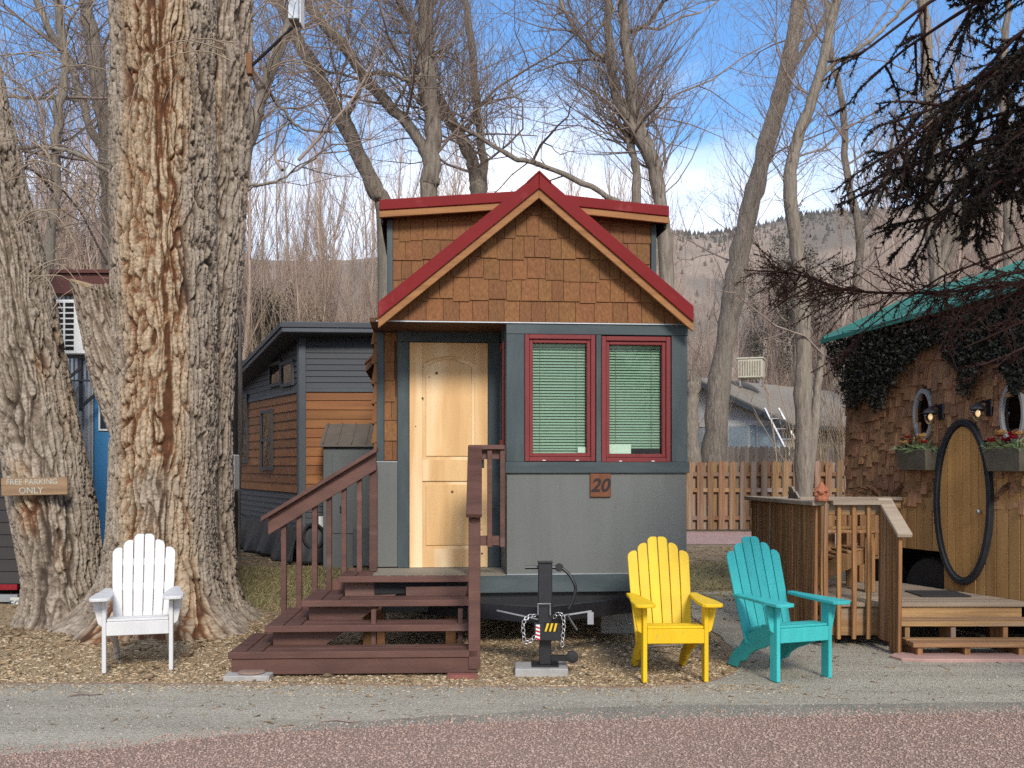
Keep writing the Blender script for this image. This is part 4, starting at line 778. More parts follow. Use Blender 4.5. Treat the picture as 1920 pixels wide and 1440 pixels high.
def spray(p, d, L_, r, level, dens):
    n = 5; pts = [p]; dd = d
    for i in range(n): dd = unit(dd + sprg.randn(3) * .10 + np.array([0, 0, -.05])); pts.append(pts[-1] + dd * L_ / n)
    bt.add(pts, r, max(r * .35, .002), 4 if level else 6)
    if level >= 1:
        for a, c in zip(pts[:-1], pts[1:]): needles(a, c, int(dens * L_ / n * 400) + 2, .024, sprg)
    if level < 2:
        m = int((7 if level else 15) * min(1.6, L_ / (.55 if level else 1.2)) * dens) + 1
        for _ in range(m):
            t = .12 + .86 * sprg.rand(); i = min(int(t * n), n - 1); q = pts[i] + (pts[i + 1] - pts[i]) * (t * n - i)
            s_ = unit(np.cross(dd, UP)) * (1 if sprg.rand() < .5 else -1); e = unit(dd * .7 + s_ * .6 + np.array([0, 0, -.25]) + sprg.randn(3) * .42)
            spray(q, e, L_ * (.32 + .22 * sprg.rand()) * (1 - .35 * t), max(r * .5, .003), level + 1, dens)
def bough(px0, py0, Y0, px1, py1, Y1, dens=1.0, r=.016):
    a, c = np.array(at(px0, py0, Y0)) - np.array([sx, sy, 0]), np.array(at(px1, py1, Y1)) - np.array([sx, sy, 0]); d = c - a; spray(a, unit(d + np.array([0, 0, .06])), np.linalg.norm(d), r, 0, dens)
for k in [(2080, -60, 5.0, 1690, 300, 5.6, 1.1), (2060, 40, 4.8, 1620, 250, 5.4, .75), (2060, -120, 5.2, 1600, 90, 5.8, .6), (2080, 120, 4.7, 1740, 330, 5.2, 1.2), (2080, 200, 5.0, 1600, 330, 5.7, .85),
          (2080, 60, 5.3, 1800, 420, 5.6, 1.2), (2100, 200, 4.6, 1830, 380, 5.0, 1.1), (2080, -40, 4.6, 1780, 120, 5.1, 1.1), (2100, -150, 4.9, 1720, 30, 5.4, 1.0), (2080, 20, 5.6, 1840, 250, 5.9, 1.3),
          (2060, -20, 4.4, 1850, 150, 4.8, 1.2), (2090, 140, 5.5, 1700, 390, 6.0, .9), (1990, -140, 5.5, 1560, 20, 6.0, .45), (2050, -200, 5.0, 1800, -20, 5.4, 1.0), (2090, 260, 5.2, 1880, 330, 5.5, 1.1), (2080, 90, 5.1, 1660, 200, 5.7, .6), (2070, 180, 5.3, 1720, 270, 5.8, .7)]:
    bough(*k)
# off-frame crown of the same tree
for i in range(20):
    z = 3.4 + 6.0 * (i / 20); a = i * 2.4; rad_ = (2.35 if z > 2.6 else 1.7) * (1 - (z - 1.9) / 8.2) + .25
    if math.cos(a) < -.3 and z < 4.6: continue
    d = unit(np.array([math.cos(a), math.sin(a) , -.12])); spray(np.array([0, 0, z]), d, rad_, .02, 0, .30)
link('branches', bt.mesh('branches'), mt['needle_b'], spc)
link('needles', np_mesh('needles', np.concatenate(nV), np.concatenate(nQ)), mt['needle'], spc)
# low, half-bare bough with dead twigs
bt = Twigs(); nV, nQ, nn = [], [], 0
pts = spline(np.array([np.array(at(*k)) - np.array([sx, sy, 0]) for k in [(2090, 500, 5.0), (1930, 528, 5.2), (1760, 548, 5.5), (1600, 545, 5.8), (1500, 516, 6.0), (1395, 506, 6.2)]]), 8); bt.add(pts, .012, .004, 6)
for i in range(190):
    j = sprg.randint(0, len(pts) - 5); p = pts[j] + sprg.randn(3) * .006; d = unit(np.array([-.55 + sprg.randn() * .5, sprg.randn() * .5, -.35 + sprg.randn() * .55])); L_ = .12 + .30 * sprg.rand() * (1.5 - j / len(pts))
    q = p + d * L_ * .5; e = q + unit(d + sprg.randn(3) * .3) * L_ * .5; bt.add([p, q, e], .0038, .0018, 3)
    for _ in range(5): s_ = p + (e - p) * sprg.rand(); f_ = unit(d + sprg.randn(3) * .8); bt.add([s_, s_ + f_ * .05, s_ + f_ * .09], .0024, .0014, 3)
    needles(q, e, 26, .014, sprg)
for k in [(2060, 560, 4.9, 1800, 640, 5.2, .5, .009), (2080, 620, 4.8, 1840, 700, 5.1, .45, .009), (2050, 480, 5.2, 1700, 600, 5.6, .3, .008), (2080, 420, 5.4, 1560, 420, 6.0, .3, .009)]: bough(*k)
link('dead_branches', bt.mesh('dead_branches'), mt['needle_b'], spc); link('sparse_needles', np_mesh('sparse_needles', np.concatenate(nV), np.concatenate(nQ)), mt['needle_b'], spc)
# ------------------------------------------------------------------ tiny house number 20
TH = Frame(-1.111, 8.342, 5.0)
rg = random.Random(2)
th = empty('tiny_house', TH.o, TH.a, 'tiny house with red roof, cedar shingle gable and slate blue trim, behind brown steps', 'house')
def U(px, v, py=800): return TH.hit(px, py, v)[0]
def Z(py, v, px=1010): return TH.hit(px, py, v)[1]
VR = 0.62                                     # depth of the door recess
uL, uR, uB = U(700, VR), U(1288, 0), U(949, 0)
zf, zb0, zb1 = Z(1077, 0), Z(1110, 0), Z(1078, 0)   # floor, base board
zE = Z(606, 0)
# bodies
box('wall', mt['soffit'], th, uL + .03, uR, VR + .06, 6.8, zb0, zE + .05)
box('floor_edge', mt['thresh'], th, uL + .02, uB, -.01, VR + .055, zf - .05, zf)
MB().box(uB, uB + .05, .05, VR + .06, zb1, zE).build('alcove_side_wall', mt['teal'], th)
box('side_wall', mt['teal'], th, uR - .05, uR, .05, VR + .06, zb1, zE)
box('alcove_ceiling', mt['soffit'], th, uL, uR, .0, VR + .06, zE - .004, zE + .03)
box('interior', mt['dark'], th, uB + .06, uR - .06, .30, .34, zb1, zE - .01)
# base board and lower panel
box('base_board', mt['teal_h'], th, U(880, 0), uR + .012, -.028, .05, zb0, zb1, .003)
MB().box(uL + .3, U(879.5, 0), -.12, -.085, zb0 - .02, zf - .08).build('deck_ledger', mt['stair'], th); box('base_board_alcove', mt['blackm'], th, uL + .04, U(879.5, 0), -.024, .05, zb0, zf - .052, .003)
zs0, zs1 = Z(887, 0), Z(866, 0)
box('lower_panel', mt['greyp'], th, uB + .006, uR - .006, -.012, .05, zb1 + .003, zs0 - .002)
box('flashing', mt['galv'], th, uB + .004, uR + .004, -.022, -.0125, zb1 + .003, zb1 + .012)
# window wall trim
wx = [(983, 1117, 627, 865), (1127, 1258, 629, 866.5)]
box('sill_board', mt['teal_h'], th, uB - .01, uR + .014, -.036, .05, zs0, zs1, .003)
box('head_board', mt['teal_h'], th, uB, uR + .008, -.024, .05, Z(627, 0), zE - .005, .003)
for a, c in [(949, 983), (1117, 1127), (1258, 1288)]:
    box('stile_board', mt['teal'], th, U(a, 0) + .001, U(c, 0) - .001, -.02, .05, zs1 + .001, Z(627, 0) - .001, .002)
for a, c, t_, b_ in wx:
    u0, u1, z0, z1 = U(a, -.03) + .004, U(c, -.03) - .004, Z(b_, -.03), Z(t_, -.03)
    W = MB().box(u0, u0 + .038, -.04, .06, z0, z1).box(u1 - .038, u1, -.04, .06, z0, z1).box(u0 + .038, u1 - .038, -.04, .06, z0, z0 + .038).box(u0 + .038, u1 - .038, -.04, .06, z1 - .038, z1).build('window', mt['winred'], th, bevel=.004)
    i0, i1, j0, j1 = u0 + .039, u1 - .039, z0 + .039, z1 - .039; k = .030
    MB().box(i0, i0 + k, -.022, .05, j0, j1).box(i1 - k, i1, -.022, .05, j0, j1).box(i0 + k, i1 - k, -.022, .05, j0, j0 + k).box(i0 + k, i1 - k, -.022, .05, j1 - k, j1).build('sash', mt['winred'], W, bevel=.004)
    g0, g1, h0, h1 = i0 + k, i1 - k, j0 + k, j1 - k
    box('pane', GLASS, W, g0, g1, .022, .025, h0, h1)
    bl = MB(); nsl = 37; lift = .0 if a == 983 else .05
    for i in range(nsl):
        z = h0 + lift + .008 + (h1 - .02 - h0 - lift) * i / nsl + rg.uniform(-.0012, .0012); dz, dv = .0105, .010
        bl.prism([(g0 + .004, .052 - dv, z - dz), (g0 + .004, .052 + dv, z + dz), (g0 + .004, .0535 + dv, z + dz), (g0 + .004, .0535 - dv, z - dz)], (g1 - g0 - .008, 0, 0))
    B_ = bl.build('blind', mt['blind'], W); tag(B_, kind='stuff')
    box('blind_headrail', mt['blind'], W, g0 + .003, g1 - .003, .04, .07, h1 - .025, h1 - .001)
    for f_ in (.14, .82): MB().box(g0 + (g1 - g0) * f_, g0 + (g1 - g0) * f_ + .003, .0415, .0445, h0 + lift, h1).build('blind_cord', mt['leafg'], W)
    if a == 983: box('card', mt['acw'], W, g1 - .07, g1 - .004, .028, .030, h0 + .003, h0 + .05)
    else: box('card', mt['acw'], W, g0 + .004, g0 + (g1 - g0) * .43, .028, .030, h0 + .003, h0 + .082)
    for f_ in (.25, .72): box('weep_cover', mt['acw'], W, u0 + (u1 - u0) * f_, u0 + (u1 - u0) * f_ + .025, -.043, -.0402, z0 + .006, z0 + .012)
# number plaque
pu, pz = TH.hit(1126, 910, -.03)
pq = box('number_plaque', mt['plaque'], th, pu - .088, pu + .088, -.034, -.0125, pz - .098, pz + .098, .004)
tmn = text_mesh('20', .155, .003, .25, .0035); o = link('numeral', tmn, mt['plaqued'], pq, (pu - .006, -.0345, pz - .004), (R(90), 0, 0))

# gable: backing, shingles, rake boards, roof
VF = -.20
gl, gr, ga = (U(712, -.02), Z(605, -.02)), (U(1292, -.02), Z(605, -.02)), (U(1010, -.02), Z(338, -.02))
apx = (U(1011, VF, 400), Z(322, VF)); tl, trr = (U(709, VF, 570), Z(566, VF, 709)), (U(1301, VF, 570), Z(574, VF, 1301))
def rake_z(u, off=0.0):
    e = tl if u < apx[0] else trr; f_ = (u - apx[0]) / (e[0] - apx[0]); return apx[1] + (e[1] - apx[1]) * f_ - off
gw = MB().prism([(uL + .06, -.02, zE), (uR + .02, -.02, zE), (uR + .02, -.02, rake_z(uR) - .12), (apx[0], -.02, apx[1] - .12), (uL + .06, -.02, rake_z(uL + .06) - .12)], (0, .06, 0)).build('gable_wall', mt['soffit'], th)
box('drip_flashing', mt['galv'], gw, uL + .055, uR + .022, -.036, -.021, zE - .006, zE + .004)
SH = MB().add([(-.5, 0, 0), (.5, 0, 0), (.5, 0, 1), (-.5, 0, 1), (-.5, -1, 0), (.5, -1, 0), (.5, -.35, 1), (-.5, -.35, 1)],
              [(0, 1, 2, 3), (5, 4, 7, 6), (4, 5, 1, 0), (6, 7, 3, 2), (4, 0, 3, 7), (1, 5, 6, 2)]).mesh('shingle'); SH.materials.append(mt['shingle'])
rg = random.Random(2)
def shingles(parent, u0, u1, z0, z1, v, row_h, wr, limit=None, first_flat=True, keep=None, me=SH, thick=.018, jit=.012):
    z, i = z0, 0
    while z < z1 - .02:
        u = u0 - rg.uniform(0, wr[0])
        while u < u1 - .01:
            w_ = rg.uniform(*wr); a, c = max(u, u0), min(u + w_, u1); u += w_
            if c - a < .025: continue
            zb = z + (0 if (first_flat and i == 0) else rg.choice((-1, 0, 1)) * jit); top = min(zb + row_h + .03, z1 + .02)
            if limit:
                lm = max(limit(a), limit(c)); top = min(top, lm)
            if top - zb < .02 or (keep and not keep((a + c) / 2, zb)): continue
            link('shingle', me, None, parent, ((a + c) / 2, v - .002 * (i % 2), zb), (0, 0, 0), (c - a - .004, thick, top - zb))
        z += row_h; i += 1
shingles(gw, uL + .06, uR + .018, zE + .004, apx[1] - .14, -.021, .176, (.085, .16), lambda u: rake_z(u) - .13)
def slab(name, mat, parent, p, q, th_, v0, v1, bevel=0, off=0.0):
    return MB().prism([(p[0], v0, p[1] - off), (q[0], v0, q[1] - off), (q[0], v0, q[1] - off - th_), (p[0], v0, p[1] - off - th_)], (0, v1 - v0, 0)).build(name, mat, parent, bevel=bevel)
rf = slab('roof', mt['red'], th, tl, apx, .13, VF, 1.0, .006)
slab('roof_slope', mt['red'], rf, apx, trr, .13, VF, 1.0, .006)
MB().prism([(apx[0] - .10, VF - .008, apx[1] - .08), (apx[0], VF - .008, apx[1] + .012), (apx[0] + .10, VF - .008, apx[1] - .08), (apx[0] + .10, VF - .008, apx[1] - .098), (apx[0], VF - .008, apx[1] - .004), (apx[0] - .10, VF - .008, apx[1] - .098)], (0, 1.2, 0)).build('ridge_cap', mt['red'], rf)
for nm, p, q in (('a', tl, apx), ('b', apx, trr)):
    slab('rake_board', mt['cedar'], th, p, q, .078, VF + .012, VF + .045, .003, off=.131)
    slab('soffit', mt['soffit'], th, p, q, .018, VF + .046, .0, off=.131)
    slab('drip_edge', mt['red'], rf, p, q, .010, VF - .010, VF - .0005, .0, off=.122)
# main roof behind, lower and wider at the left
eL = (uL - .07, Z(678, .5, 690)); slab('eave', mt['soffit'], th, eL, (apx[0], apx[1] - .03), .07, .70, 6.9)
slab('eave', mt['soffit'], th, (apx[0], apx[1] - .03), (uR + .10, rake_z(uR + .10) - .03), .07, 1.01, 6.9)
slab('eave_flashing', mt['maroon'], th, (eL[0] - .01, eL[1] + .02), (eL[0] + .30, eL[1] + .02 + .30 * .86), .02, .68, 6.9)
# dormer
VD = VR; dl, dr = U(727, VD, 450), U(1228, VD, 450)
dtop = lambda u: 0
pl, pm, pr = (U(711, VD - .18, 380), Z(374, VD - .18, 711)), (U(985, VD - .18, 360), Z(357, VD - .18, 985)), (U(1255, VD - .18, 390), Z(386, VD - .18, 1255))
def dz_(u): e = pl if u < pm[0] else pr; return pm[1] + (e[1] - pm[1]) * (u - pm[0]) / (e[0] - pm[0])
dw = MB().prism([(dl, VD, zE + .04), (dr, VD, zE + .04), (dr, VD, dz_(dr) - .12), (pm[0], VD, pm[1] - .12), (dl, VD, dz_(dl) - .12)], (0, 5.8, 0)).build('dormer_wall', mt['soffit'], th)
for a, c in ((dl - .006, dl + .045), (dr - .04, dr + .006)): box('corner_board', mt['teal'], dw, a, c, VD - .03, VD + .05, zE + .1, dz_(a) - .14, .002)
shingles(dw, dl + .045, dr - .04, zE + .10, dz_(dl) - .02, VD - .001, .176, (.085, .16), lambda u: dz_(u) - .125, False, lambda u, z: z + .2 > rake_z(u) - .35)
d1 = slab('dormer_roof', mt['red'], th, pl, pm, .092, VD - .18, 6.6, .006); slab('dormer_roof_slope', mt['red'], d1, pm, pr, .092, VD - .18, 6.6, .006)
for p, q in ((pl, pm), (pm, pr)): slab('dormer_fascia', mt['cedar'], th, p, q, .058, VD - .165, VD - .13, .003, off=.093); slab('dormer_soffit', mt['soffit'], th, p, q, .015, VD - .129, VD + .001, off=.093)
for p, q, s_ in ((pl, .03, -1), (pr, .03, 1)): MB().box(p[0] + (.012 if s_ < 0 else -.03), p[0] + (.03 if s_ < 0 else -.012), VD - .128, 6.5, p[1] - .19, p[1] - .094).build('eave_board', mt['blackm'], th)
# left wall: courses of long shingles seen edge on
zc = zb0 + .02
while zc < eL[1] + .25:
    MB().prism([(uL - .022, VR + .02, zc), (uL + .03, VR + .02, zc), (uL + .03, VR + .02, zc + .19), (uL + .012, VR + .02, zc + .19)], (0, 6.0, 0)).build('shingle_course', mt['shingle'], th); zc += .176
# recessed wall, door
VW = VR + .03
ut0, ut1, us1, ud0, ud1, ud2 = U(707, VW), U(720, VW), U(745, VW), U(767, VW), U(915, VW), U(937, VW)
zt, zh, zp, zd = Z(620, VW, 840), Z(642, VW, 840), Z(866, VW, 740), Z(1063, VW, 840)
box('corner_board', mt['teal'], th, ut0, ut1, VW - .02, VW + .03, zp + .006, zE - .006, .002)
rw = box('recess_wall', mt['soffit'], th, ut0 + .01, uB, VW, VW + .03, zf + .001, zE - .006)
shingles(rw, ut1 + .002, us1 - .002, zp + .012, zE - .01, VW - .001, .176, (.10, .17), lambda u: zE - .008, True, jit=.006)
box('flashing', mt['galv'], th, ut0 - .004, us1, VW - .032, VW - .001, zp - .004, zp + .005)
box('recess_panel', mt['greyp'], th, ut0, us1, VW - .026, VW + .01, zf + .012, zp - .005)
box('door_casing', mt['teal'], th, us1 + .002, ud0, VW - .036, VW + .01, zf + .002, zh - .001, .003); box('door_casing', mt['teal'], th, ud1, ud2, VW - .036, VW + .01, zf + .002, zh - .001, .003)
box('door_head', mt['teal_h'], th, us1 + .002, ud2, VW - .04, VW + .01, zh, zt + .03, .003)
dr_ = box('door', mt['door'], th, ud0 + .004, ud1 - .004, VW - .012, VW - .001, zd, zh - .006)
dw_ = ud1 - ud0 - .008; x0, x1 = ud0 + .004, ud1 - .004; sw = dw_ * .165; y_, y2 = VW - .026, VW - .0125
def Zd(py): return Z(py, VW - .02, 840)
box('stile', mt['door'], dr_, x0, x0 + sw, y_, y2, zd, zh - .006, .002); box('stile', mt['door'], dr_, x1 - sw, x1, y_, y2, zd, zh - .006, .002)
box('bottom_rail', mt['door'], dr_, x0 + sw, x1 - sw, y_, y2, zd, Zd(1029), .002); box('lock_rail', mt['door'], dr_, x0 + sw, x1 - sw, y_, y2, Zd(902), Zd(862), .002)
zs_, za_ = Zd(682), Zd(668); arc = [(x0 + sw + (dw_ - 2 * sw) * i / 14, y_, zs_ + (za_ - zs_) * math.sin(math.pi * i / 14)) for i in range(15)]
MB().prism([(x0 + sw, y_, zh - .006)] + arc + [(x1 - sw, y_, zh - .006)], (0, y2 - y_, 0)).build('top_rail', mt['door'], dr_, bevel=.002)
ins = .030
box('raised_panel', mt['door'], dr_, x0 + sw + ins, x1 - sw - ins, VW - .022, VW - .0125, Zd(1029) + ins, Zd(902) - ins, .006)
arc = [(x0 + sw + ins + (dw_ - 2 * sw - 2 * ins) * i / 14, VW - .022, zs_ - ins + (za_ - zs_) * math.sin(math.pi * i / 14)) for i in range(15)]
MB().prism([(x1 - sw - ins, VW - .022, Zd(862) + ins), (x0 + sw + ins, VW - .022, Zd(862) + ins)] + arc, (0, .0095, 0)).build('raised_panel', mt['door'], dr_, bevel=.006)
for i in range(7):
    rk = random.Random(i * 7 + 1); cx_, cz_ = rk.uniform(x0 + .03, x1 - .03), rk.uniform(zd + .1, zh - .25); rr_ = rk.uniform(.005, .013)
    MB().lathe([(rr_, 0), (rr_ * .7, -.0005)], 8, (cx_, y_ - .0008, cz_), 'y').build('knot', mt['doorknot'], dr_)
hu, hz0 = TH.hit(905, 862, VW - .05)
hd = MB().tube([(hu, VW - .027, hz0), (hu, VW - .06, hz0), (hu - .05, VW - .065, hz0 - .005)], .009, 8).box(hu - .014, hu + .014, VW - .033, VW - .0265, hz0 - .07, hz0 + .025).build('handle', mt['black'], dr_)
box('threshold', mt['galv'], th, ud0, ud1, VW - .06, VW - .001, zf + .001, zd - .002)
# narrow red window in the alcove side
sw_ = box('side_window', mt['winred'], th, uB - .02, uB - .0005, .14, .50, Z(835, .3, 948), Z(645, .3, 948), .004)
box('pane', GLASS_D, sw_, uB - .024, uB - .0205, .20, .44, Z(825, .3, 948), Z(655, .3, 948))

# trailer under the house
ch = empty('trailer_frame', TH.w(0, 0), TH.a, 'black steel trailer frame with wheels under the tiny house', 'trailer')
zr = zb0 - .003
box('front_beam', mt['black'], ch, uL + .1, uR - .02, .03, .11, Z(1145, .03), zr, .004)
for u in (uL + .28, uR - .22): box('side_rail', mt['black'], ch, u - .04, u + .04, .111, 6.4, Z(1145, .03), zr)
for v in (1.2, 2.4, 3.6, 4.8): box('cross_member', mt['black'], ch, uL + .33, uR - .27, v, v + .06, Z(1140, .03), zr - .01)
box('underfloor', mt['blackm'], ch, uL + .05, uR - .03, .112, 6.5, zr - .008, zr)
JX, JY = (1022 - CX) / F * 7.55, 7.55
c_, s_n = math.cos(-TH.a), math.sin(-TH.a); lj = Vector((c_ * (JX - TH.o.x) - s_n * (JY - TH.o.y), s_n * (JX - TH.o.x) + c_ * (JY - TH.o.y), 0))
for u in (uL + .45, uR - .40): MB().beam((u, .10, .37), (lj.x, lj.y + .10, .42), .06, .12).build('tongue_rail', mt['black'], ch)
for u in (uL + .32, uR - .26):
    for v in (3.0, 3.9):
        wh = MB().lathe([(.20, -.11), (.33, -.10), (.345, -.05), (.345, .05), (.33, .10), (.20, .11)], 24, (u, v, .345), 'x').build('wheel', mt['rubber'], ch, sm=False)
        MB().lathe([(.05, -.07), (.19, -.06), (.195, .0), (.19, .06), (.05, .07)], 16, (u, v, .345), 'x').build('rim', mt['galv'], wh)
for v in (3.0, 3.9): MB().tube([(uL + .32, v, .345), (uR - .26, v, .345)], .04, 8).build('axle', mt['black'], ch)
MB().beam((uR - .9, .5, .36), (uR - .35, 2.4, .30), .20, .035).build('spare_plank', mt['post'], ch)

# tongue jack with chains
jk = empty('tongue_jack', (JX, JY, 0), 0, 'black trailer tongue jack with crank and silver chains, standing on a concrete block', 'trailer jack')
s_ = F / JY; zj = lambda py: CH + (HZ - py) / s_
box('post', mt['black'], jk, -.052, .052, -.05, .05, zj(1170), zj(1055), .006); box('cap', mt['black'], jk, -.057, .057, -.055, .055, zj(1055) + .0005, zj(1055) + .009, .002)
box('inner_leg', mt['black'], jk, -.043, .043, -.04, .04, .075, zj(1170) - .001, .004); box('foot_plate', mt['black'], jk, -.10, .10, -.085, .085, .062, .0745)
MB().tube([(-.15, 0, zj(1064)), (.085, 0, zj(1064))], .013, 8).build('handle', mt['black'], jk)
MB().lathe([(.026, -.02), (.032, 0), (.026, .02)], 10, (.105, 0, zj(1064)), 'y').build('knuckle', mt['black'], jk)
cp = [(.10, 0, zj(1063)), (.135, -.01, zj(1067)), (.18, -.02, zj(1077)), (.215, -.03, zj(1092)), (.225, -.03, zj(1105)), (.205, -.03, zj(1125)), (.17, -.03, zj(1143))]
MB().tube([Vector(p) for p in spline(np.array(cp), 4)], .012, 8).build('crank', mt['black'], jk, sm=True)
MB().tube([(.165, -.02, zj(1152)), (.19, -.03, zj(1163)), (.235, -.05, zj(1180))], .011, 8).build('lever', mt['black'], jk)
cb_ = box('coupler', mt['black'], jk, -.085, .115, -.13, -.052, zj(1196), zj(1165), .005)
# warning tape: diagonal stripes, each a strip
tp = MB().box(-.012, .085, -.1335, -.1302, zj(1179), zj(1163)).build('warning_tape', mt['hazk'], cb_)
for i in range(3): MB().prism([(-.008 + i * .032, -.1345, zj(1178.5)), (.006 + i * .032, -.1345, zj(1178.5)), (.026 + i * .03, -.1345, zj(1163.5)), (.010 + i * .03, -.1345, zj(1163.5))], (0, .001, 0)).build('stripe', mt['hazy'], tp)
tp = MB().box(-.072, -.042, -.1335, -.1302, zj(1194), zj(1166)).build('warning_tape', mt['hazw'], cb_)
for i in range(4): zz0 = zj(1193 - i * 7); MB().prism([(-.0715, -.1345, zz0), (-.0715, -.1345, zz0 + .014), (-.0425, -.1345, zz0 + .004), (-.0425, -.1345, zz0 - .008)], (0, .001, 0)).build('stripe', mt['hazr'], tp)
MB().tube([(-.055, -.085, zj(1150)), (-.055, -.085, zj(1129)), (.035, -.085, zj(1129)), (.035, -.085, zj(1150))], .0045, 6).build('bail', mt['galv'], jk)
box('bracket', mt['galv'], jk, .315, .36, -.02, -.015, zj(1170), zj(1147)); MB().beam((.14, -.018, zj(1153)), (.345, -.018, zj(1145)), .006, .012).build('strut', mt['galv'], jk)
MB().beam((-.36, .10, zj(1148)), (-.04, -.02, zj(1161)), .008, .010).build('strut', mt['galv'], jk)
MB().lathe([(.02, -.03), (.045, -.02), (.045, .02), (.02, .03)], 12, (.20, -.04, .13), 'y').build('roller', mt['rubber'], jk)
MB().beam((.04, 0, .115), (.18, -.03, .12), .05, .04).build('stub_arm', mt['black'], jk)
def chain(pts, parent):
    P = spline(np.array(pts), 6); L_ = np.cumsum(np.r_[0, np.linalg.norm(np.diff(P, axis=0), axis=1)]); n = int(L_[-1] / .030)
    for i in range(n):
        q = (i + .5) * L_[-1] / n; c = np.array([np.interp(q, L_, P[:, k]) for k in range(3)]); e = np.array([np.interp(min(q + .01, L_[-1]), L_, P[:, k]) for k in range(3)]) - np.array([np.interp(q - .01, L_, P[:, k]) for k in range(3)])
        d = Vector(e).normalized(); x = d.cross(Vector((0, 1, 0) if i % 2 else (.6, .6, .2))).normalized(); c = Vector(c)
        MB().tube([c + d * (.020 * math.cos(t)) + x * (.0125 * math.sin(t)) for t in [k * math.pi / 5 for k in range(10)]], .0042, 5, closed=True).build('chain_link', mt['chrome'], parent, sm=True)
chain([(-.07, -.10, zj(1150)), (-.13, -.13, zj(1152)), (-.165, -.14, zj(1165)), (-.16, -.14, zj(1185)), (-.15, -.14, zj(1198)), (-.10, -.14, zj(1194)), (-.08, -.14, zj(1186))], jk)
chain([(.06, -.10, zj(1155)), (.09, -.13, zj(1146)), (.125, -.14, zj(1150)), (.132, -.14, zj(1168)), (.125, -.14, zj(1188)), (.12, -.14, zj(1206))], jk)
jb = MB().box(-.195, .195, -.14, .14, -.03, .061).build('concrete_block', mt['conc'], None, bevel=.008, loc=(JX - .03, JY, 0)); tag(jb, 'flat concrete block under the black tongue jack', 'block')
ub = MB().box(-.20, .20, -.10, .10, -.03, .19).build('concrete_block', mt['conc'], None, bevel=.01, loc=at(1165, 870, 9.4) - Vector((0, 0, CH))); tag(ub, 'grey concrete block in the shade under the house, behind the yellow chair', 'block')

# ------------------------------------------------------------------ steps
ST = Frame(-.28, 7.45, 2.5)
sp_ = empty('porch_steps', ST.o, ST.a, 'brown stained wooden steps wrapping the corner up to the pale door', 'steps')
LV = []
for (pxl, pxr, py, v) in [(428, 895, 1222, 0), (497, 886, 1173, .27), (566, 881, 1126, .54), (635, 879, 1081, .80)]:
    a, z = ST.hit(pxl, py, v); c, z2 = ST.hit(pxr, py, v); LV.append((a, c, z2 if False else (z + z2) / 2, v))
VB = 1.28                                        # back line of the steps
for i, (a, c, z, v) in enumerate(LV):
    tkn = .038; nb = 2; wl = (LV[i + 1][0] - a + .03) / 2 if i < 3 else .13
    back = VB if i < 3 else VB + .0
    if i == 0: back = .86
    for k in range(nb): MB().box(a + k * wl, a + (k + 1) * wl - .008, v + .03, back, z - tkn, z).build('tread', mt['stair'], sp_, bevel=.004)
    x0_ = a + nb * wl
    if i < 3:
        for k in range(2): MB().box(x0_, c, v + .03 + k * .135, v + .03 + (k + 1) * .135 - .008, z - tkn, z).build('tread', mt['stair'], sp_, bevel=.004)
    else:
        k = x0_
        while k < c - .02: MB().box(k, min(k + .135, c), v + .03, TH.o.y - 7.45 + .0, z - tkn, z).build('tread', mt['stair'], sp_, bevel=.004); k += .143
    MB().box(a - .004, c + .004, v, v + .0285, z - .048, z + .002).build('nosing', mt['stair'], sp_, bevel=.004)
    if i == 0:
        MB().box(a + .02, c - .002, v + .012, v + .05, .022, z - .050).build('skirt_board', mt['stair'], sp_, bevel=.004)
        MB().box(a + .012, a + .05, v + .052, .84, .022, z - .050).build('skirt_board', mt['stair'], sp_, bevel=.004)
    else:
        zl = LV[i - 1][2]
        MB().prism([(a + .035, v + .12, z - .050), (a + .035, v + .12, zl - .03), (a + .42, v + .12, zl - .03), (a + .60, v + .12, z - .050)], (0, .038, 0)).build('stringer', mt['stair'], sp_, bevel=.003)
        MB().box(a + .035, a + .073, v + .16, VB - .05, zl + .001, z - .050).build('riser', mt['stair'], sp_, bevel=.003)
# carriage boards and posts
xr = LV[0][1]
MB().prism([(xr - .03, .02, .03), (xr - .03, .02, LV[0][2] - .05), (xr - .03, .86, LV[3][2] - .05), (xr - .03, .86, LV[3][2] - .33)], (-.038, 0, 0)).build('stringer', mt['stair'], sp_, bevel=.003)
xm = ST.hit(868, 1150, .4)[0] - .02
for px in (865, 703):
    x_ = ST.hit(px, 1150, .4)[0]
    MB().box(x_ - .025, x_ + .012, .35, .44, .0, LV[2][2] - .05).build('support_post', mt['stair'], sp_, bevel=.003)
for px, vv in ((712, 1.0), (845, .95), (690, 1.1)):
    x_ = ST.hit(px, 1150, vv)[0]; MB().box(x_ - .042, x_ + .042, vv, vv + .085, .0, LV[3][2] - .16).build('support_post', mt['post'], sp_, bevel=.003)
MB().beam((ST.hit(560, 1150, .9)[0], 1.0, .10), (ST.hit(720, 1070, .9)[0], 1.0, LV[3][2] - .12), .038, .20).build('stringer', mt['stair'], sp_, bevel=.003)
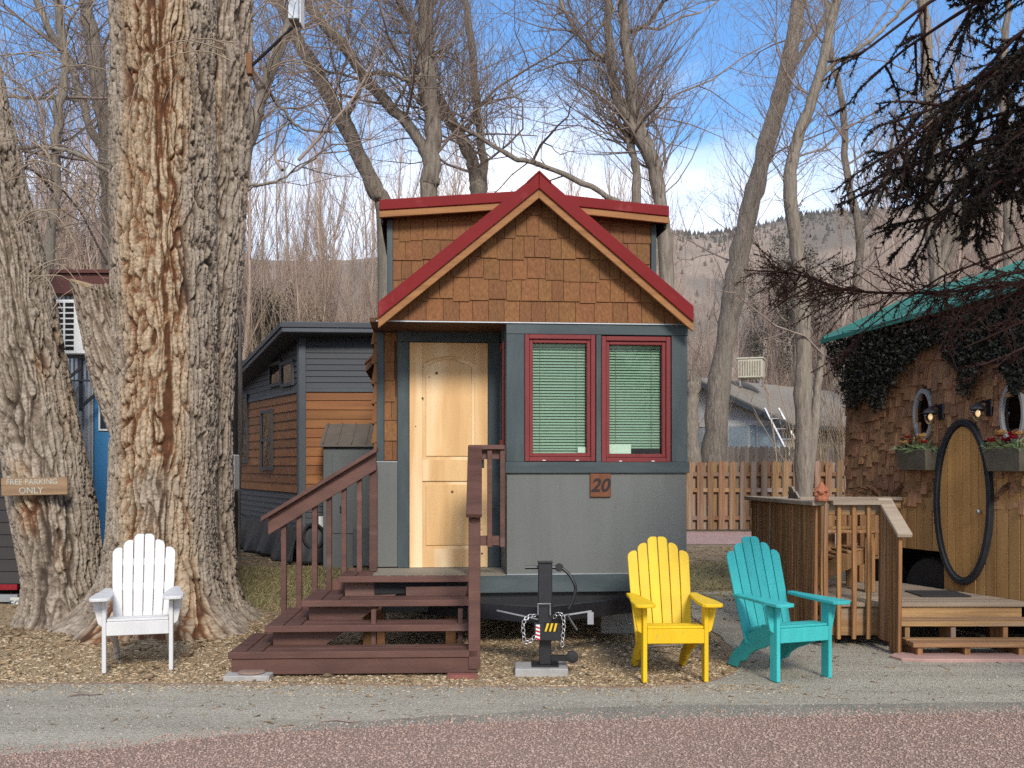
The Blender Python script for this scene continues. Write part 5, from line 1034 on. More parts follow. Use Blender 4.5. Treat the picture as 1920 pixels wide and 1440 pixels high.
# left handrail with balusters at the back
VBR = 1.20
r0u, r0z = ST.hit(499, 984, VBR); r1u, r1z = ST.hit(706, 862, VBR); sl = (r1z - r0z) / (r1u - r0u)
MB().prism([(r0u + .02, VBR - .02, r0z - .085), (r0u + .02, VBR - .02, r0z + .055), (r1u, VBR - .02, r1z + .065), (r1u, VBR - .02, r1z - .085)], (0, .038, 0)).build('handrail_board', mt['stair'], sp_, bevel=.003)
MB().prism([(r0u - .03, VBR - .085, r0z + .03), (r0u - .03, VBR - .085, r0z + .068), (r1u + .01, VBR - .085, r1z + .106), (r1u + .01, VBR - .085, r1z + .068)], (0, .14, 0)).build('handrail', mt['stair'], sp_, bevel=.004)
for px in (532, 561, 590, 617, 645, 674, 700):
    bu = ST.hit(px, 1000, VBR + .03)[0]; ztop = r0z + sl * (bu - r0u) - .03
    lv = max([L_[2] for L_ in LV if L_[0] < bu - .01] + [LV[0][2]]); wb = .022 if px < 690 else .034
    MB().box(bu - wb, bu + wb, VBR + .019, VBR + .06, lv - .10 if px < 690 else lv + .001, ztop).build('baluster', mt['stair'], sp_, bevel=.003)
# back stringer under the balusters
zz_ = [(LV[0][0] + .12, .06), (LV[0][0] + .12, LV[0][2] + .02), (LV[3][0] + .05, LV[3][2] + .03), (LV[3][0] + .35, LV[3][2] - .06), (LV[3][0] + .1, LV[3][2] - .25), (LV[0][0] + .45, .06)]
MB().prism([(x, VBR + .061, z) for x, z in zz_], (0, .038, 0)).build('stringer', mt['stair'], sp_, bevel=.003)
# right rail: short level guard and a sloping rail towards the viewer
VG = .84
gu0, gz = ST.hit(878, 838, VG); gu1, _ = ST.hit(946, 838, VG); zlow = ST.hit(920, 1014, VG)[1]
MB().box(gu0, gu1, VG - .05, VG + .07, gz - .022, gz + .016).build('guard_rail', mt['stair'], sp_, bevel=.005)
MB().box(gu0 + .03, gu1, VG + .01, VG + .045, gz - .10, gz - .023).build('guard_board', mt['stair'], sp_, bevel=.003)
MB().box(gu0 + .09, gu1, VG + .01, VG + .045, zlow - .04, zlow + .04).build('guard_board', mt['stair'], sp_, bevel=.003)
for px in (918, 942): x_ = ST.hit(px, 930, VG)[0]; MB().box(x_ - .02, x_ + .02, VG - .03, VG + .009, zlow - .05, gz - .023).build('baluster', mt['stair'], sp_, bevel=.003)
nx0 = xr - .02; fz = ST.hit(896, 968, -.03)[1]
MB().box(nx0 - .045, nx0 + .042, .0, .04, .05, fz - .0).build('newel_post', mt['stair'], sp_, bevel=.004)
MB().box(nx0 + .002, nx0 + .04, .041, .085, LV[0][2] + .01, fz + .0).build('newel_post', mt['stair'], sp_, bevel=.004)
MB().beam((nx0 - .005, -.06, fz + .005), (gu0 + .055, VG - .02, gz - .005), .115, .038).build('handrail', mt['stair'], sp_, bevel=.006, seg=2)
MB().beam((nx0 - .005, .0, fz - .055), (gu0 + .055, VG - .02, gz - .075), .038, .085).build('handrail_board', mt['stair'], sp_, bevel=.003)
MB().box(gu0 + .02, gu0 + .10, VG + .0, VG + .08, LV[3][2] + .001, gz - .023).build('newel_post', mt['stair'], sp_, bevel=.004)
p = gp(455, 1282); o = MB().box(-.16, .17, -.07, .10, -.02, .042).build('paver', mt['conc'], None, bevel=.006, loc=(p.x, p.y + .13, 0), rot=(0, 0, .03)); tag(o, 'pale concrete paver under the left end of the brown steps', 'paver')
o = MB().lathe([(.095, .043), (.10, .05), (.092, .058), (.07, .062)], 16).build('shim_disc', mt['rust'], None, loc=(p.x + .02, p.y + .17, 0)); tag(o, 'round rusty shim on the paver under the brown steps', 'shim')
p = gp(862, 1280); o = MB().box(-.10, .12, -.03, .07, -.02, .03).build('brick', mt['brick'], None, bevel=.004, loc=(p.x, p.y + .13, 0)); tag(o, 'red brick under the right end of the brown steps', 'brick')

# ------------------------------------------------------------------ deck chairs of slats
def slat_chair(name, label, mat, loc, rz, W=.53, grp='slatted garden chairs', H=1.0, lean=.36, scale=1.0):
    t = empty(name, loc, rz, label, 'chair', grp); t.scale = (scale,) * 3
    hw = W / 2
    for s_ in (-1, 1):
        x = s_ * hw
        MB().box(x - .015, x + .015, -.045, .045, 0, .545).build('front_leg', mat, t, bevel=.004)
        MB().prism([(x + s_ * .016, -.01, .54), (x + s_ * .085, -.01, .54), (x + s_ * .055, -.01, .40), (x + s_ * .045, -.01, .36), (x + s_ * .016, -.01, .34)], (0, .025, 0)).build('arm_bracket', mat, t, bevel=.003)
        xi = x - s_ * .034                     # long sloping rear leg carrying the seat
        pr_ = [(-.045, .375), (.10, .375), (.28, .33), (.38, .275), (.45, .225), (.50, .165), (.57, .125), (.63, .06), (.66, .0), (.54, .0), (.50, .045), (.43, .07), (.38, .12), (.30, .165), (.20, .20), (.08, .25), (-.045, .275)]
        MB().prism([(xi - .014, y, z) for y, z in pr_], (.028, 0, 0)).build('rear_leg', mat, t, bevel=.004)
        cx_ = x + s_ * .02                     # arm: rounded paddle
        out_ = [(-.075, -.16), (-.055, -.185), (-.02, -.195), (.02, -.195), (.055, -.185), (.072, -.16), (.072, .0), (.06, .12), (.04, .30), (.03, .52), (-.02, .52), (-.045, .38), (-.07, .12), (-.078, .0)]
        P = [(cx_ + (-s_) * -a * 1.0, b * .92, .547) for a, b in out_]
        MB().prism(P, (0, 0, .024)).build('arm', mat, t, bevel=.005, seg=2)
    MB().box(-hw + .016, hw - .016, -.046, -.022, .275, .378).build('front_apron', mat, t, bevel=.004)
    for k in range(5):
        y = -.035 + k * .082; z = .379 - max(0, k * .082 - .08) * .27
        MB().box(-hw + .018, hw - .018, y, y + .072, z, z + .018).build('seat_slat', mat, t, bevel=.004)
    # fan back: six slats
    n = 6; y0, z0 = .405, .265; Ld = H - z0; L_ = Ld / math.cos(lean); d = Vector((0, math.sin(lean), math.cos(lean))); nrm = Vector((0, -math.cos(lean), math.sin(lean)))
    wb, wtp = .066, .0745
    for i in range(n):
        k = i - (n - 1) / 2; b0, b1 = k * (wb + .005), k * (wtp + .006); h = L_ * (1.0, .935, .855)[int(abs(k) - .5 + .01)]
        mid = L_ * .45; bm = b0 + (b1 - b0) * .75; wm = wb + (wtp - wb) * .75
        def pt(x, l): return Vector((x, y0, z0)) + d * l
        wt = wtp * .985; rl_, rr2 = (.052, .014) if k < -.6 else (.014, .052) if k > .6 else (.036, .012) if k < 0 else (.012, .036)
        P = [pt(b0 - wb / 2, -.06), pt(b0 + wb / 2, -.06), pt(bm + wm / 2, mid), pt(b1 + wt / 2, h - rr2)]
        for a in (25, 50, 75): P.append(pt(b1 + wt / 2 - rr2 * (1 - math.cos(R(a))), h - rr2 + rr2 * math.sin(R(a))))
        P += [pt(b1 + wt / 2 - rr2, h), pt(b1 - wt / 2 + rl_, h)]
        for a in (75, 50, 25): P.append(pt(b1 - wt / 2 + rl_ * (1 - math.cos(R(a))), h - rl_ + rl_ * math.sin(R(a))))
        P += [pt(b1 - wt / 2, h - rl_), pt(bm - wm / 2, mid)]
        MB().prism(P, nrm * -.018).build('back_slat', mat, t, bevel=.003)
    for l_, ww in ((.10, wb * n), (.33, W - .06), (L_ * .70, wtp * n * .97)):
        c = Vector((0, y0, z0)) + d * l_ - nrm * .031; MB().beam(c - Vector((ww / 2, 0, 0)), c + Vector((ww / 2, 0, 0)), .022, .06, up=tuple(d)).build('back_rail', mat, t, bevel=.003)
    return t
def chair_at(name, label, mat, fl, fr, turn=0, **k):     # photo pixels of the two front feet
    a, b = gp(*fl), gp(*fr); W = (b - a).length; ang = math.atan2(b.y - a.y, b.x - a.x) + R(turn); c = (a + b) / 2
    return slat_chair(name, label, mat, (c.x, c.y, .012), ang, W=W - .03, **k)
chair_at('garden_chair', 'white slatted garden chair in front of the great cottonwood trunk', mt['white'], (192, 1264), (325, 1257), H=.985, lean=.30)
chair_at('garden_chair', 'yellow slatted garden chair by the corner of the tiny house', mt['yellow'], (1203, 1280), (1327, 1281), turn=5, H=.985, lean=.33)
chair_at('garden_chair', 'turquoise slatted garden chair turned to the right beside the yellow one', mt['aqua'], (1450, 1281), (1553, 1272), H=.985, lean=.33)
# ------------------------------------------------------------------ shingled cottage with the rounded door, at the right
HB = Frame(4.08, 9.6, math.degrees(math.atan2(-1, .40)))
hb = empty('shingled_cottage', HB.o, HB.a, 'small shingled cottage with rounded door, green roof and hanging ivy', 'house')
def hU(px, v=0, py=900): return HB.hit(px, py, v)[0]
def hZ(px, py, v=0): return HB.hit(px, py, v)[1]
u0, u1 = hU(1590), 2.7; zsk = hZ(1720, 936); ztop = hZ(1541, 636, -.2) - .02
box('wall', mt['soffit'], hb, u0, u1, .0, 2.3, .74, ztop + .02); box('lower_wall', mt['soffit'], hb, hU(1770), u1, .0, 2.3, .42, .739)
hw_ = box('wall_lining', mt['blackm'], hb, u0 + .2, u1, .34, 2.2, .05, .735)
# door opening data
dc = (hU(1762) + hU(1870)) / 2; da = (hU(1870) - hU(1762)) / 2; dzc, dzb = hZ(1816, 941), (hZ(1816, 786) - hZ(1816, 1097)) / 2
w1 = (hU(1737), hZ(1737, 778), (hU(1755) - hU(1719)) / 2, (hZ(1737, 729) - hZ(1737, 827)) / 2); w2 = (hU(1905), hZ(1905, 776), w1[2] * 1.05, w1[3] * 1.05)
def in_ell(u, z, c, k=1.0): return ((u - c[0]) / (c[2] * k)) ** 2 + ((z - c[1]) / (c[3] * k)) ** 2 < 1
DE = (dc, dzc, da, dzb)
SH2 = SH.copy(); SH2.materials.clear(); SH2.materials.append(mt['hshingle'])
rg.seed(8)
z = zsk - .06; spec = []
while z < ztop + .1:
    u = u0 - rg.uniform(0, .04)
    while u < hU(1925):
        w_ = rg.uniform(.045, .085); a, c = max(u, u0 - .01), u + w_; u += w_ + .003; zb = z + rg.uniform(-.05, .05)
        m_ = (a + c) / 2
        if zb + .21 > ztop + .25 * max(0, (m_ - u0) / 4.2) + .03: continue
        if any(in_ell(m_, zb + .08, E, k) for E, k in ((DE, .97), (w1, .9), (w2, .9))) or c - a < .03: continue
        spec.append((m_, -.001 - rg.uniform(0, .006), zb, rg.uniform(-.05, .05), c - a, rg.uniform(.024, .055)))
    z += .125
# shingles under the ivy and at the far end show least: they are joined; the others are single pieces
def ivy_z(u): return ztop - .75
spec.sort(key=lambda q: (q[2] > 2.45, -q[0]))
for q in spec[:300]: link('shingle', SH2, None, hb, q[:3], (0, 0, q[3]), (q[4], q[5], .23))
rest = MB()
for q in spec[300:]:
    vs_ = []
    for vx in SH2.vertices: vs_.append((q[0] + vx.co.x * q[4], q[1] + vx.co.y * q[5], q[2] + vx.co.z * .23))
    rest.add(vs_, [tuple(p_.vertices) for p_ in SH2.polygons])
if rest.v: tag(rest.build('shingles', mt['hshingle'], hb), kind='stuff')
# vertical boards below the shingles
k = u0
while k < 2.2:
    w_ = rg.uniform(.10, .15); zt_ = zsk + .02 if k < dc else hZ(1905, 905) + .05 * math.sin((k - dc) * 3)
    if not (k + w_ < dc - da * .2 and k > dc + da * .2):
        MB().box(k, k + w_ - .006, -.030 - rg.uniform(0, .008), -.001, .73 if k < hU(1768) else .36, zt_).build('wall_board', mt['hplank'], hb, bevel=.003)
    k += w_
# door: heavy ring, boards
def ell(c, a, b, v, n=48): return [(c[0] + a * math.cos(2 * math.pi * i / n), v, c[1] + b * math.sin(2 * math.pi * i / n)) for i in range(n)]
def ring(c, a0, b0, a1, b1, v0, v1, n=48):
    m = MB(); vs_ = []
    for (a, b, v) in ((a0, b0, v1), (a0, b0, v0), (a1, b1, v0), (a1, b1, v1)): vs_ += ell(c, a, b, v, n)
    fs_ = [(r_ * n + i, r_ * n + (i + 1) % n, ((r_ + 1) % 4) * n + (i + 1) % n, ((r_ + 1) % 4) * n + i) for r_ in range(4) for i in range(n)]
    return m.add(vs_, fs_)
ring((dc, dzc), da, dzb, da - .05, dzb - .06, -.088, .0).build('door_ring', mt['hring'], hb, sm=False, bevel=.008)
ring((dc, dzc), da - .049, dzb - .059, da - .058, dzb - .068, -.07, -.0).build('door_rebate', mt['blackm'], hb)
hd_ = MB().prism(ell((dc, dzc), da - .059, dzb - .069, -.0405), (0, .040, 0)).build('door', mt['hdoor'], hb)
nb = 6; ai, bi = da - .060, dzb - .070
for i in range(nb):
    xa, xb = -ai + 2 * ai * i / nb, -ai + 2 * ai * (i + 1) / nb - .005; P = []
    for j in range(9): x = xa + (xb - xa) * j / 8; P.append((dc + x, -.058, dzc + bi * math.sqrt(max(0, 1 - (x / ai) ** 2))))
    for j in range(8, -1, -1): x = xa + (xb - xa) * j / 8; P.append((dc + x, -.058, dzc - bi * math.sqrt(max(0, 1 - (x / ai) ** 2))))
    P = [p for q, p in enumerate(P) if q == 0 or (Vector(p) - Vector(P[q - 1])).length > 1e-4]
    MB().prism(P, (0, .0175, 0)).build('door_board', mt['hdoor'], hd_, bevel=.002)
MB().lathe([(.012, -.115), (.022, -.105), (.02, -.085), (.008, -.08), (.008, -.059)], 10, (dc + ai * .78, 0, dzc - .08), 'y').build('handle', mt['chrome'], hd_)
for c in (w1, w2):
    W = ring((c[0], c[1]), c[2] * 1.0, c[3], c[2] * .78, c[3] * .82, -.06, .0, 36).build('window', M('window ring', (.32, .32, .31), (.25, .25, .24), 9, rough=.6), hb, bevel=.004)
    MB().prism(ell(c, c[2] * .79, c[3] * .83, -.02, 36), (0, .006, 0)).build('pane', GLASS_D, W)
    MB().prism(ell(c, c[2] * .79, c[3] * .83, -.008, 36), (0, .004, 0)).build('curtain', mt['hdoor'] if c is w2 else mt['planter'], W)
# roof
ez = lambda u: hZ(1545, 636, -.2) + (hZ(1920, 532, -.2) - hZ(1545, 636, -.2)) * (u - (u0 - .25)) / (hU(1920, -.2) - (u0 - .25))
ua, ub_ = hU(1541, -.2), 2.9; za, zb_ = hZ(1541, 636, -.2), ez(2.9)
RT = .62; RV = 1.25
rf_ = MB().add([(ua, -.2, za), (ub_, -.2, zb_), (ub_, RV, zb_ + RT), (ua, RV, za + RT), (ua, -.2, za - .05), (ub_, -.2, zb_ - .05), (ub_, RV, zb_ + RT - .05), (ua, RV, za + RT - .05)],
              [(0, 1, 2, 3), (7, 6, 5, 4), (0, 4, 5, 1), (2, 6, 7, 3), (1, 5, 6, 2), (0, 3, 7, 4)]).build('roof', mt['green'], hb)
MB().add([(ua, RV + .002, za + RT), (ub_, RV + .002, zb_ + RT), (ub_, 2.6, zb_), (ua, 2.6, za)], [(0, 1, 2, 3)]).build('roof_back', mt['green'], rf_)
k = 0.
for i in range(15):
    f_ = i / 14 * .999; ux = ua + .02 + (ub_ - ua - .04) * f_; zx = za + (zb_ - za) * f_
    MB().beam((ux, -.2, zx + .012), (ux, RV, zx + RT + .012), .02, .024).build('roof_rib', mt['green'], rf_)
MB().beam((ua, -.215, za - .03), (ub_, -.212, zb_ - .02), .014, .045).build('eave_trim', mt['green'], rf_)
MB().prism([(u0, .0, ztop - .3), (u0, .0, ztop + .02), (u0, RV, za + RT - .06), (u0, 2.3, ztop)], (.03, 0, 0)).build('gable_wall', mt['hshingle'], hb)
MB().prism([(u0 + .03, .002, ztop + .021), (u1, .002, ztop + .021), (u1, .002, zb_ + .0)], (0, .05, 0)).build('wall_head', mt['soffit'], hb)
MB().beam((hU(1700, -.01), -.02, hZ(1700, 690, -.02)), (hU(1775, -.01), -.02, hZ(1775, 664, -.02)), .03, .05).build('fascia', mt['oldwood_h'], hb)
for i, v_ in ((0, .12), (1, .12)):
    cu_ = hU(1738) - i * .74
    wl_ = MB().lathe([(.18, -.10), (.31, -.09), (.33, -.04), (.33, .04), (.31, .09), (.18, .10)], 24, (cu_, v_, .335), 'y').build('wheel', mt['rubber'], hb)
    MB().lathe([(.03, -.07), (.17, -.06), (.175, 0), (.17, .06), (.03, .07)], 16, (cu_, v_, .335), 'y').build('rim', mt['galv'], wl_)
# wall lanterns, lit
for px, py, lab in ((1750, 775, 'black glass wall lantern left of the rounded door'), (1840, 768, 'black glass wall lantern right of the rounded door')):
    u, zz0 = HB.hit(px + 16, py, -.03); t = empty('wall_lantern', HB.w(u, -.03, zz0), HB.a, lab, 'lantern', 'lanterns beside the rounded door')
    MB().box(-.035, .035, -.02, .01, -.06, .09).build('back_plate', mt['black'], t, bevel=.008)
    MB().tube([(0, -.02, .05), (0, -.07, .075), (0, -.13, .055)], .012, 8).build('arm', mt['black'], t)
    MB().lathe([(.012, .06), (.03, .045), (.062, .02), (.075, .0), (.070, -.004), (.02, .002)], 18, (0, -.14, .0)).build('cap', mt['black'], t, sm=False)
    MB().lathe([(.055, -.006), (.054, -.04), (.046, -.075), (.03, -.10), (.008, -.112)], 18, (0, -.14, 0)).build('glass', glass_mat('lantern glass', (.95, .88, .72), 1.2), t, sm=True)
    MB().lathe([(.006, -.005), (.018, -.02), (.022, -.04), (.014, -.06), (.003, -.068)], 10, (0, -.14, 0)).build('bulb', emit_mat('bulb', (1, .72, .38), .45), t, sm=True)
# flower boxes
for px, py, lab, sd in ((1722, 862, 'weathered planter box with red flowers under the small oval window', 1), (1893, 862, 'weathered planter box with red and cream flowers right of the rounded door', 2)):
    u, zz0 = HB.hit(px, py, -.12); t = empty('flower_box', HB.w(u, -.12, zz0), HB.a, lab, 'planter', 'flower boxes on the cottage wall'); r = random.Random(sd)
    MB().add([(-.17, -.075, -.10), (.17, -.075, -.10), (.17, .085, -.10), (-.17, .085, -.10), (-.20, -.11, .10), (.20, -.11, .10), (.20, .085, .10), (-.20, .085, .10)], [(0, 3, 2, 1), (0, 1, 5, 4), (1, 2, 6, 5), (2, 3, 7, 6), (3, 0, 4, 7), (4, 5, 6, 7)]).build('box', mt['planter'], t, bevel=.004)
    lf = MB()
    for i in range(70):
        a = r.uniform(0, 6.28); p = Vector((r.uniform(-.17, .17), r.uniform(-.10, .03), .10)); d = Vector((math.cos(a) * .9, math.sin(a) * .7 - .4, r.uniform(-.2, .9))).normalized(); L_ = r.uniform(.07, .17); s_ = d.orthogonal().normalized() * .010
        q = p + d * L_ * .6; e = p + d * L_ + Vector((0, 0, -.05 * r.random())); lf.add([p - s_ * .4, p + s_ * .4, q + s_, e, q - s_], [(0, 1, 2, 3, 4)])
    link('foliage', lf.mesh('foliage'), mt['leafg'], t)
    for i in range(9):
        c = Vector((r.uniform(-.14, .15), r.uniform(-.11, -.03), .14 + r.uniform(0, .09))); red_ = (i < 4) if sd == 1 else i % 2 == 0
        fl = MB(); R_ = r.uniform(.036, .056)
        for k in range(9):
            a = k * 2.4; el = .15 + .1 * k; d = Vector((math.cos(a) * math.cos(el), math.sin(a) * math.cos(el), math.sin(el))); s_ = d.cross(Vector((0, 0, 1))).normalized() * R_ * .5
            fl.add([c, c + d * R_ * .6 + s_, c + d * R_ + Vector((0, 0, .006)), c + d * R_ * .6 - s_], [(0, 1, 2, 3)])
        link('flower', fl.mesh('flower'), mt['petal'] if red_ else mt['petal2'], t)
# ivy under the eave
iv = empty('ivy_garland', HB.w(u0 + .3, -.1, 2.2), HB.a, 'dark ivy hanging in swags under the green roof edge', 'ivy')
polys = [[(1545, 642), (1620, 622), (1735, 600), (1790, 590), (1765, 640), (1722, 662), (1695, 690), (1668, 725), (1655, 762), (1640, 772), (1628, 742), (1605, 762), (1588, 768), (1572, 715)],
         [(1765, 600), (1930, 545), (1930, 640), (1860, 660), (1838, 690), (1815, 742), (1800, 735), (1790, 690), (1768, 665)], [(1855, 660), (1925, 640), (1925, 720), (1900, 740), (1880, 700)]]
def ivy_pts(r, n):
    out_ = []
    for pl_, m in zip(polys, (.5, .38, .12)):
        xs, ys = [p[0] for p in pl_], [p[1] for p in pl_]; X = r.uniform(min(xs), max(xs), int(n * m * 2.2)); Y = r.uniform(min(ys), max(ys), int(n * m * 2.2)); kk = in_poly(X, Y, pl_)
        X, Y = X[kk][:int(n * m)], Y[kk][:int(n * m)]
        X = X + r.randn(len(X)) * 4; Y = Y + r.randn(len(Y)) * 4
        for x, y in zip(X, Y):
            v = -.06 - .16 * r.rand(); a, b = HB.hit(x, y, v); out_.append((a - (u0 + .3), v + .1, b - 2.2))
    return np.array(out_)
V, Q = leaf_cloud(13000, ivy_pts, (.012, .032), 5); link('foliage', np_mesh('foliage', V, Q), mt['ivy'], iv)
st_ = Twigs(); r = np.random.RandomState(5)
for px in range(1560, 1930, 18):
    a, b = HB.hit(px, 650 - (px - 1545) * .2, -.08); L_ = .25 + .4 * r.rand(); st_.add([(a - u0 - .3, .02, b - 2.2), (a - u0 - .3 + .04 * r.randn(), .0, b - 2.2 - L_ * .5), (a - u0 - .3 + .06 * r.randn(), .02, b - 2.2 - L_)], .005, .003, 4)
link('stems', st_.mesh('stems'), mt['twig'], iv)

# ------------------------------------------------------------------ deck in front of the cottage
dk = empty('wooden_deck', (2.62, 8.62, 0), 0, 'weathered wooden deck with railings and steps in front of the shingled cottage', 'deck')
ox, oy = 2.62, 8.62; zd_ = .383
def D(name, mat, x0, x1, y0, y1, z0, z1, bv=.004): return MB().box(x0 - ox, x1 - ox, y0 - oy, y1 - oy, z0, z1).build(name, mt[mat], dk, bevel=bv)
lx = lambda Y: 2.62 - .18 * (Y - 8.62); wx_ = lambda Y: 4.08 - .40 * (Y - 9.6) - .045
y = 8.60
while y < 10.1:
    y2_ = y + .138; MB().prism([(lx(y) - ox, y - oy, zd_), (wx_(y) - ox, y - oy, zd_), (wx_(y2_) - ox, y2_ - oy, zd_), (lx(y2_) - ox, y2_ - oy, zd_)], (0, 0, -.036)).build('deck_board', mt['deck'], dk, bevel=.004); y += .145
D('rim_board', 'oldwood_h', 3.20, 4.34, 8.625, 8.665, .205, zd_ - .037); D('rim_board', 'oldwood_h', 2.63, 3.19, 8.63, 8.67, .10, zd_ - .037)
for x in (2.75, 3.4, 4.1): D('joist', 'oldwood', x, x + .04, 8.67, 9.95, .20, zd_ - .038)
for x, yy in ((2.70, 8.75), (2.5, 9.8), (3.3, 9.7), (4.15, 8.8)): D('footing_post', 'post', x, x + .09, yy, yy + .09, 0, .20)
for i, (z_, ya, yb) in enumerate(((.262, 8.34, 8.60), (.135, 8.08, 8.33))):
    D('step', 'oldwood_h', 3.20, 4.75, ya, ya + .125, z_ - .04, z_); D('step', 'oldwood_h', 3.20, 4.75, ya + .132, yb, z_ - .04, z_)
for x in (3.24, 3.62, 4.05, 4.45):
    D('step_support', 'oldwood', x, x + .045, 8.10, 8.33, .0, .094); D('step_support', 'oldwood', x + .002, x + .043, 8.36, 8.60, .0, .221)
# left side of upright slats
n = 22
for i in range(n):
    Y_ = 8.66 + (9.92 - 8.66) * i / (n - 1); x = lx(Y_) - .02; wob = rg.uniform(-.012, .012)
    MB().beam((x + wob - ox, Y_ - oy, .10 + rg.uniform(-.03, .03)), (x - wob - ox, Y_ - oy, 1.205), rg.uniform(.02, .04), .052, up=(-.18, 1, 0)).build('side_slat', mt['oldwood'], dk, bevel=.004)
MB().beam((lx(8.58) - .02 - ox, 8.58 - oy, 1.226), (lx(10.0) - .02 - ox, 10.0 - oy, 1.226), .13, .038).build('cap_rail', mt['deck'], dk, bevel=.004)
D('corner_post', 'oldwood', 2.615, 2.665, 8.575, 8.625, .10, 1.205)
zc_ = 1.226; D('cap_rail', 'deck', 2.70, 3.20, 8.52, 8.65, zc_ - .012, zc_ + .026); D('rail_board', 'oldwood_h', 2.67, 3.16, 8.60, 8.635, zc_ - .10, zc_ - .013)
for px in (1549, 1573, 1601, 1629):
    x = (px - CX) / F * 8.57; MB().tube([(x - ox + rg.uniform(-.006, .006), 8.575 - oy, .08), (x - ox + rg.uniform(-.008, .008), 8.572 - oy, .65), (x - ox, 8.575 - oy, zc_ - .013)], [.019, .023, .02], 6).build('baluster', mt['oldwood'], dk)
# stair rail falling towards the viewer
MB().beam((3.165 - ox, 8.62 - oy, zc_ + .03), (3.15 - ox, 8.12 - oy, .985), .12, .036).build('stair_rail', mt['deck'], dk, bevel=.005)
for i in range(6):
    Y_ = 8.58 - i * .075; zt_ = zc_ - .01 - (8.62 - Y_) * .50; MB().beam((3.13 - ox + rg.uniform(-.008, .008), Y_ - oy, .01 if i > 2 else .08), (3.135 - ox, Y_ - oy, zt_), .03, .066, up=(0, 1, 0)).build('stair_slat', mt['oldwood'], dk, bevel=.004)
# back railing
Yb = 10.02
D('back_rail', 'oldwood_h', lx(Yb), wx_(Yb) - .02, Yb, Yb + .04, 1.12, 1.20); D('back_rail', 'deck', lx(Yb), wx_(Yb) - .02, Yb - .04, Yb + .09, 1.2005, 1.235); D('back_rail', 'oldwood_h', lx(Yb), wx_(Yb) - .02, Yb + .002, Yb + .04, .62, .67)
x = lx(Yb) + .06
while x < wx_(Yb) - .1:
    w_ = rg.uniform(.07, .10); D('back_slat', 'oldwood', x, x + w_, Yb - .022, Yb - .001, .66, 1.118, .003); x += w_ + rg.uniform(.015, .04)
for x in (lx(Yb) + .03, 2.95, 3.45, 3.75): D('back_post', 'oldwood', x, x + .06, Yb + .041, Yb + .10, zd_ + .001, 1.118)
for (pa, pk, pb) in (((1600, 936), (1625, 914), (1652, 936)), ((1672, 934), (1712, 905), (1748, 934)), ((1865, 936), (1900, 902), (1940, 895))):
    for j in range(3):
        P = []
        Yq = Yb + .03 if pa[0] < 1800 else 8.85
        for i in range(13):
            t_ = i / 12; q = at(pa[0] + (pb[0] - pa[0]) * t_, (1 - t_) ** 2 * pa[1] + 2 * t_ * (1 - t_) * (2 * pk[1] - (pa[1] + pb[1]) / 2) + t_ * t_ * pb[1], Yq); ph_ = i * 1.1 + j * 2.1
            P.append(q + Vector((0, .018 * math.cos(ph_), .018 * math.sin(ph_))) - Vector((ox, oy, 0)))
        MB().tube(P, .013, 6).build('branch_arch', mt['soffit'], dk, sm=True)
o = D('door_mat_pad', 'mat_d', 3.62, 4.06, 8.95, 9.35, zd_ + .001, zd_ + .013); o.parent = None; o.location = (ox, oy, 0); o.name = 'door_mat'; tag(o, 'dark door mat on the deck before the rounded door', 'door mat')
c_d = slat_chair('garden_chair', 'pale bare-wood slatted chair on the cottage deck, seen between balusters', mt['oldwood'], (3.28, 9.55, zd_ + .001), R(90), W=.52, H=.97, lean=.33)
for ch_ in c_d.children:
    if ch_.name.startswith('back_slat'): ch_.data.materials[0] = mt['thresh']
# terracotta ornament on the corner of the rail
fg = empty('ornament', (2.615, 8.56, 1.247), .2, 'small terracotta house ornament on the corner of the deck rail', 'ornament')
MB().lathe([(.055, 0), (.06, .02), (.05, .045), (.04, .05)], 10).build('base', mt['terra'], fg, bevel=.002)
MB().lathe([(.038, .0505), (.042, .075), (.04, .10)], 10).build('body', mt['terra'], fg); MB().lathe([(.062, .085), (.04, .115), (.02, .145), (.004, .165)], 10).build('roof', mt['terra'], fg)
for i in range(6): a = i * 1.05; MB().lathe([(.022, 0), (.026, .012), (.014, .026), (.003, .032)], 7, (.045 * math.cos(a), .045 * math.sin(a), .045 + .02 * (i % 3))).build('turret', mt['terra'], fg)
p = gp(1815, 1236); sl_ = MB().prism([(-.58, -.13, 0), (-.42, -.17, 0), (1.2, -.17, 0), (1.2, .13, 0), (-.52, .13, 0), (-.62, .02, 0)], (0, 0, .034)).build('stepping_slab', mt['slab'], None, bevel=.008, loc=(p.x, p.y, 0)); tag(sl_, 'pink sandstone slab at the foot of the deck steps', 'slab')

# ------------------------------------------------------------------ charcoal and cedar house at the back left
gx, gy = -3.24, 15.6
gh = empty('grey_house', (gx, gy, 0), 0, 'charcoal and orange cedar clad house behind the brown steps', 'house')
GF = Frame(gx, gy, 2.5); GL = Frame(gx, gy, math.degrees(math.atan2(-1, .55)))
def loc_pt(Fr, u, v, z): q = Fr.w(u, v, z); return Vector((q.x - gx, q.y - gy, z))
def face_box(Fr, name, mat, u0, u1, v0, v1, z0, z1, parent=gh, bv=.003):
    P = [loc_pt(Fr, u, v, z) for z in (z0, z1) for u, v in ((u0, v0), (u1, v0), (u1, v1), (u0, v1))]
    return MB().add(P, [(0, 3, 2, 1), (4, 5, 6, 7), (0, 1, 5, 4), (1, 2, 6, 5), (2, 3, 7, 6), (3, 0, 4, 7)]).build(name, mat, parent, bevel=bv)
s15 = F / gy; zz = lambda py: CH + (HZ - py) / s15
ztop_, zor1, zor0, zgr0 = zz(626), zz(735), zz(925), zz(990)
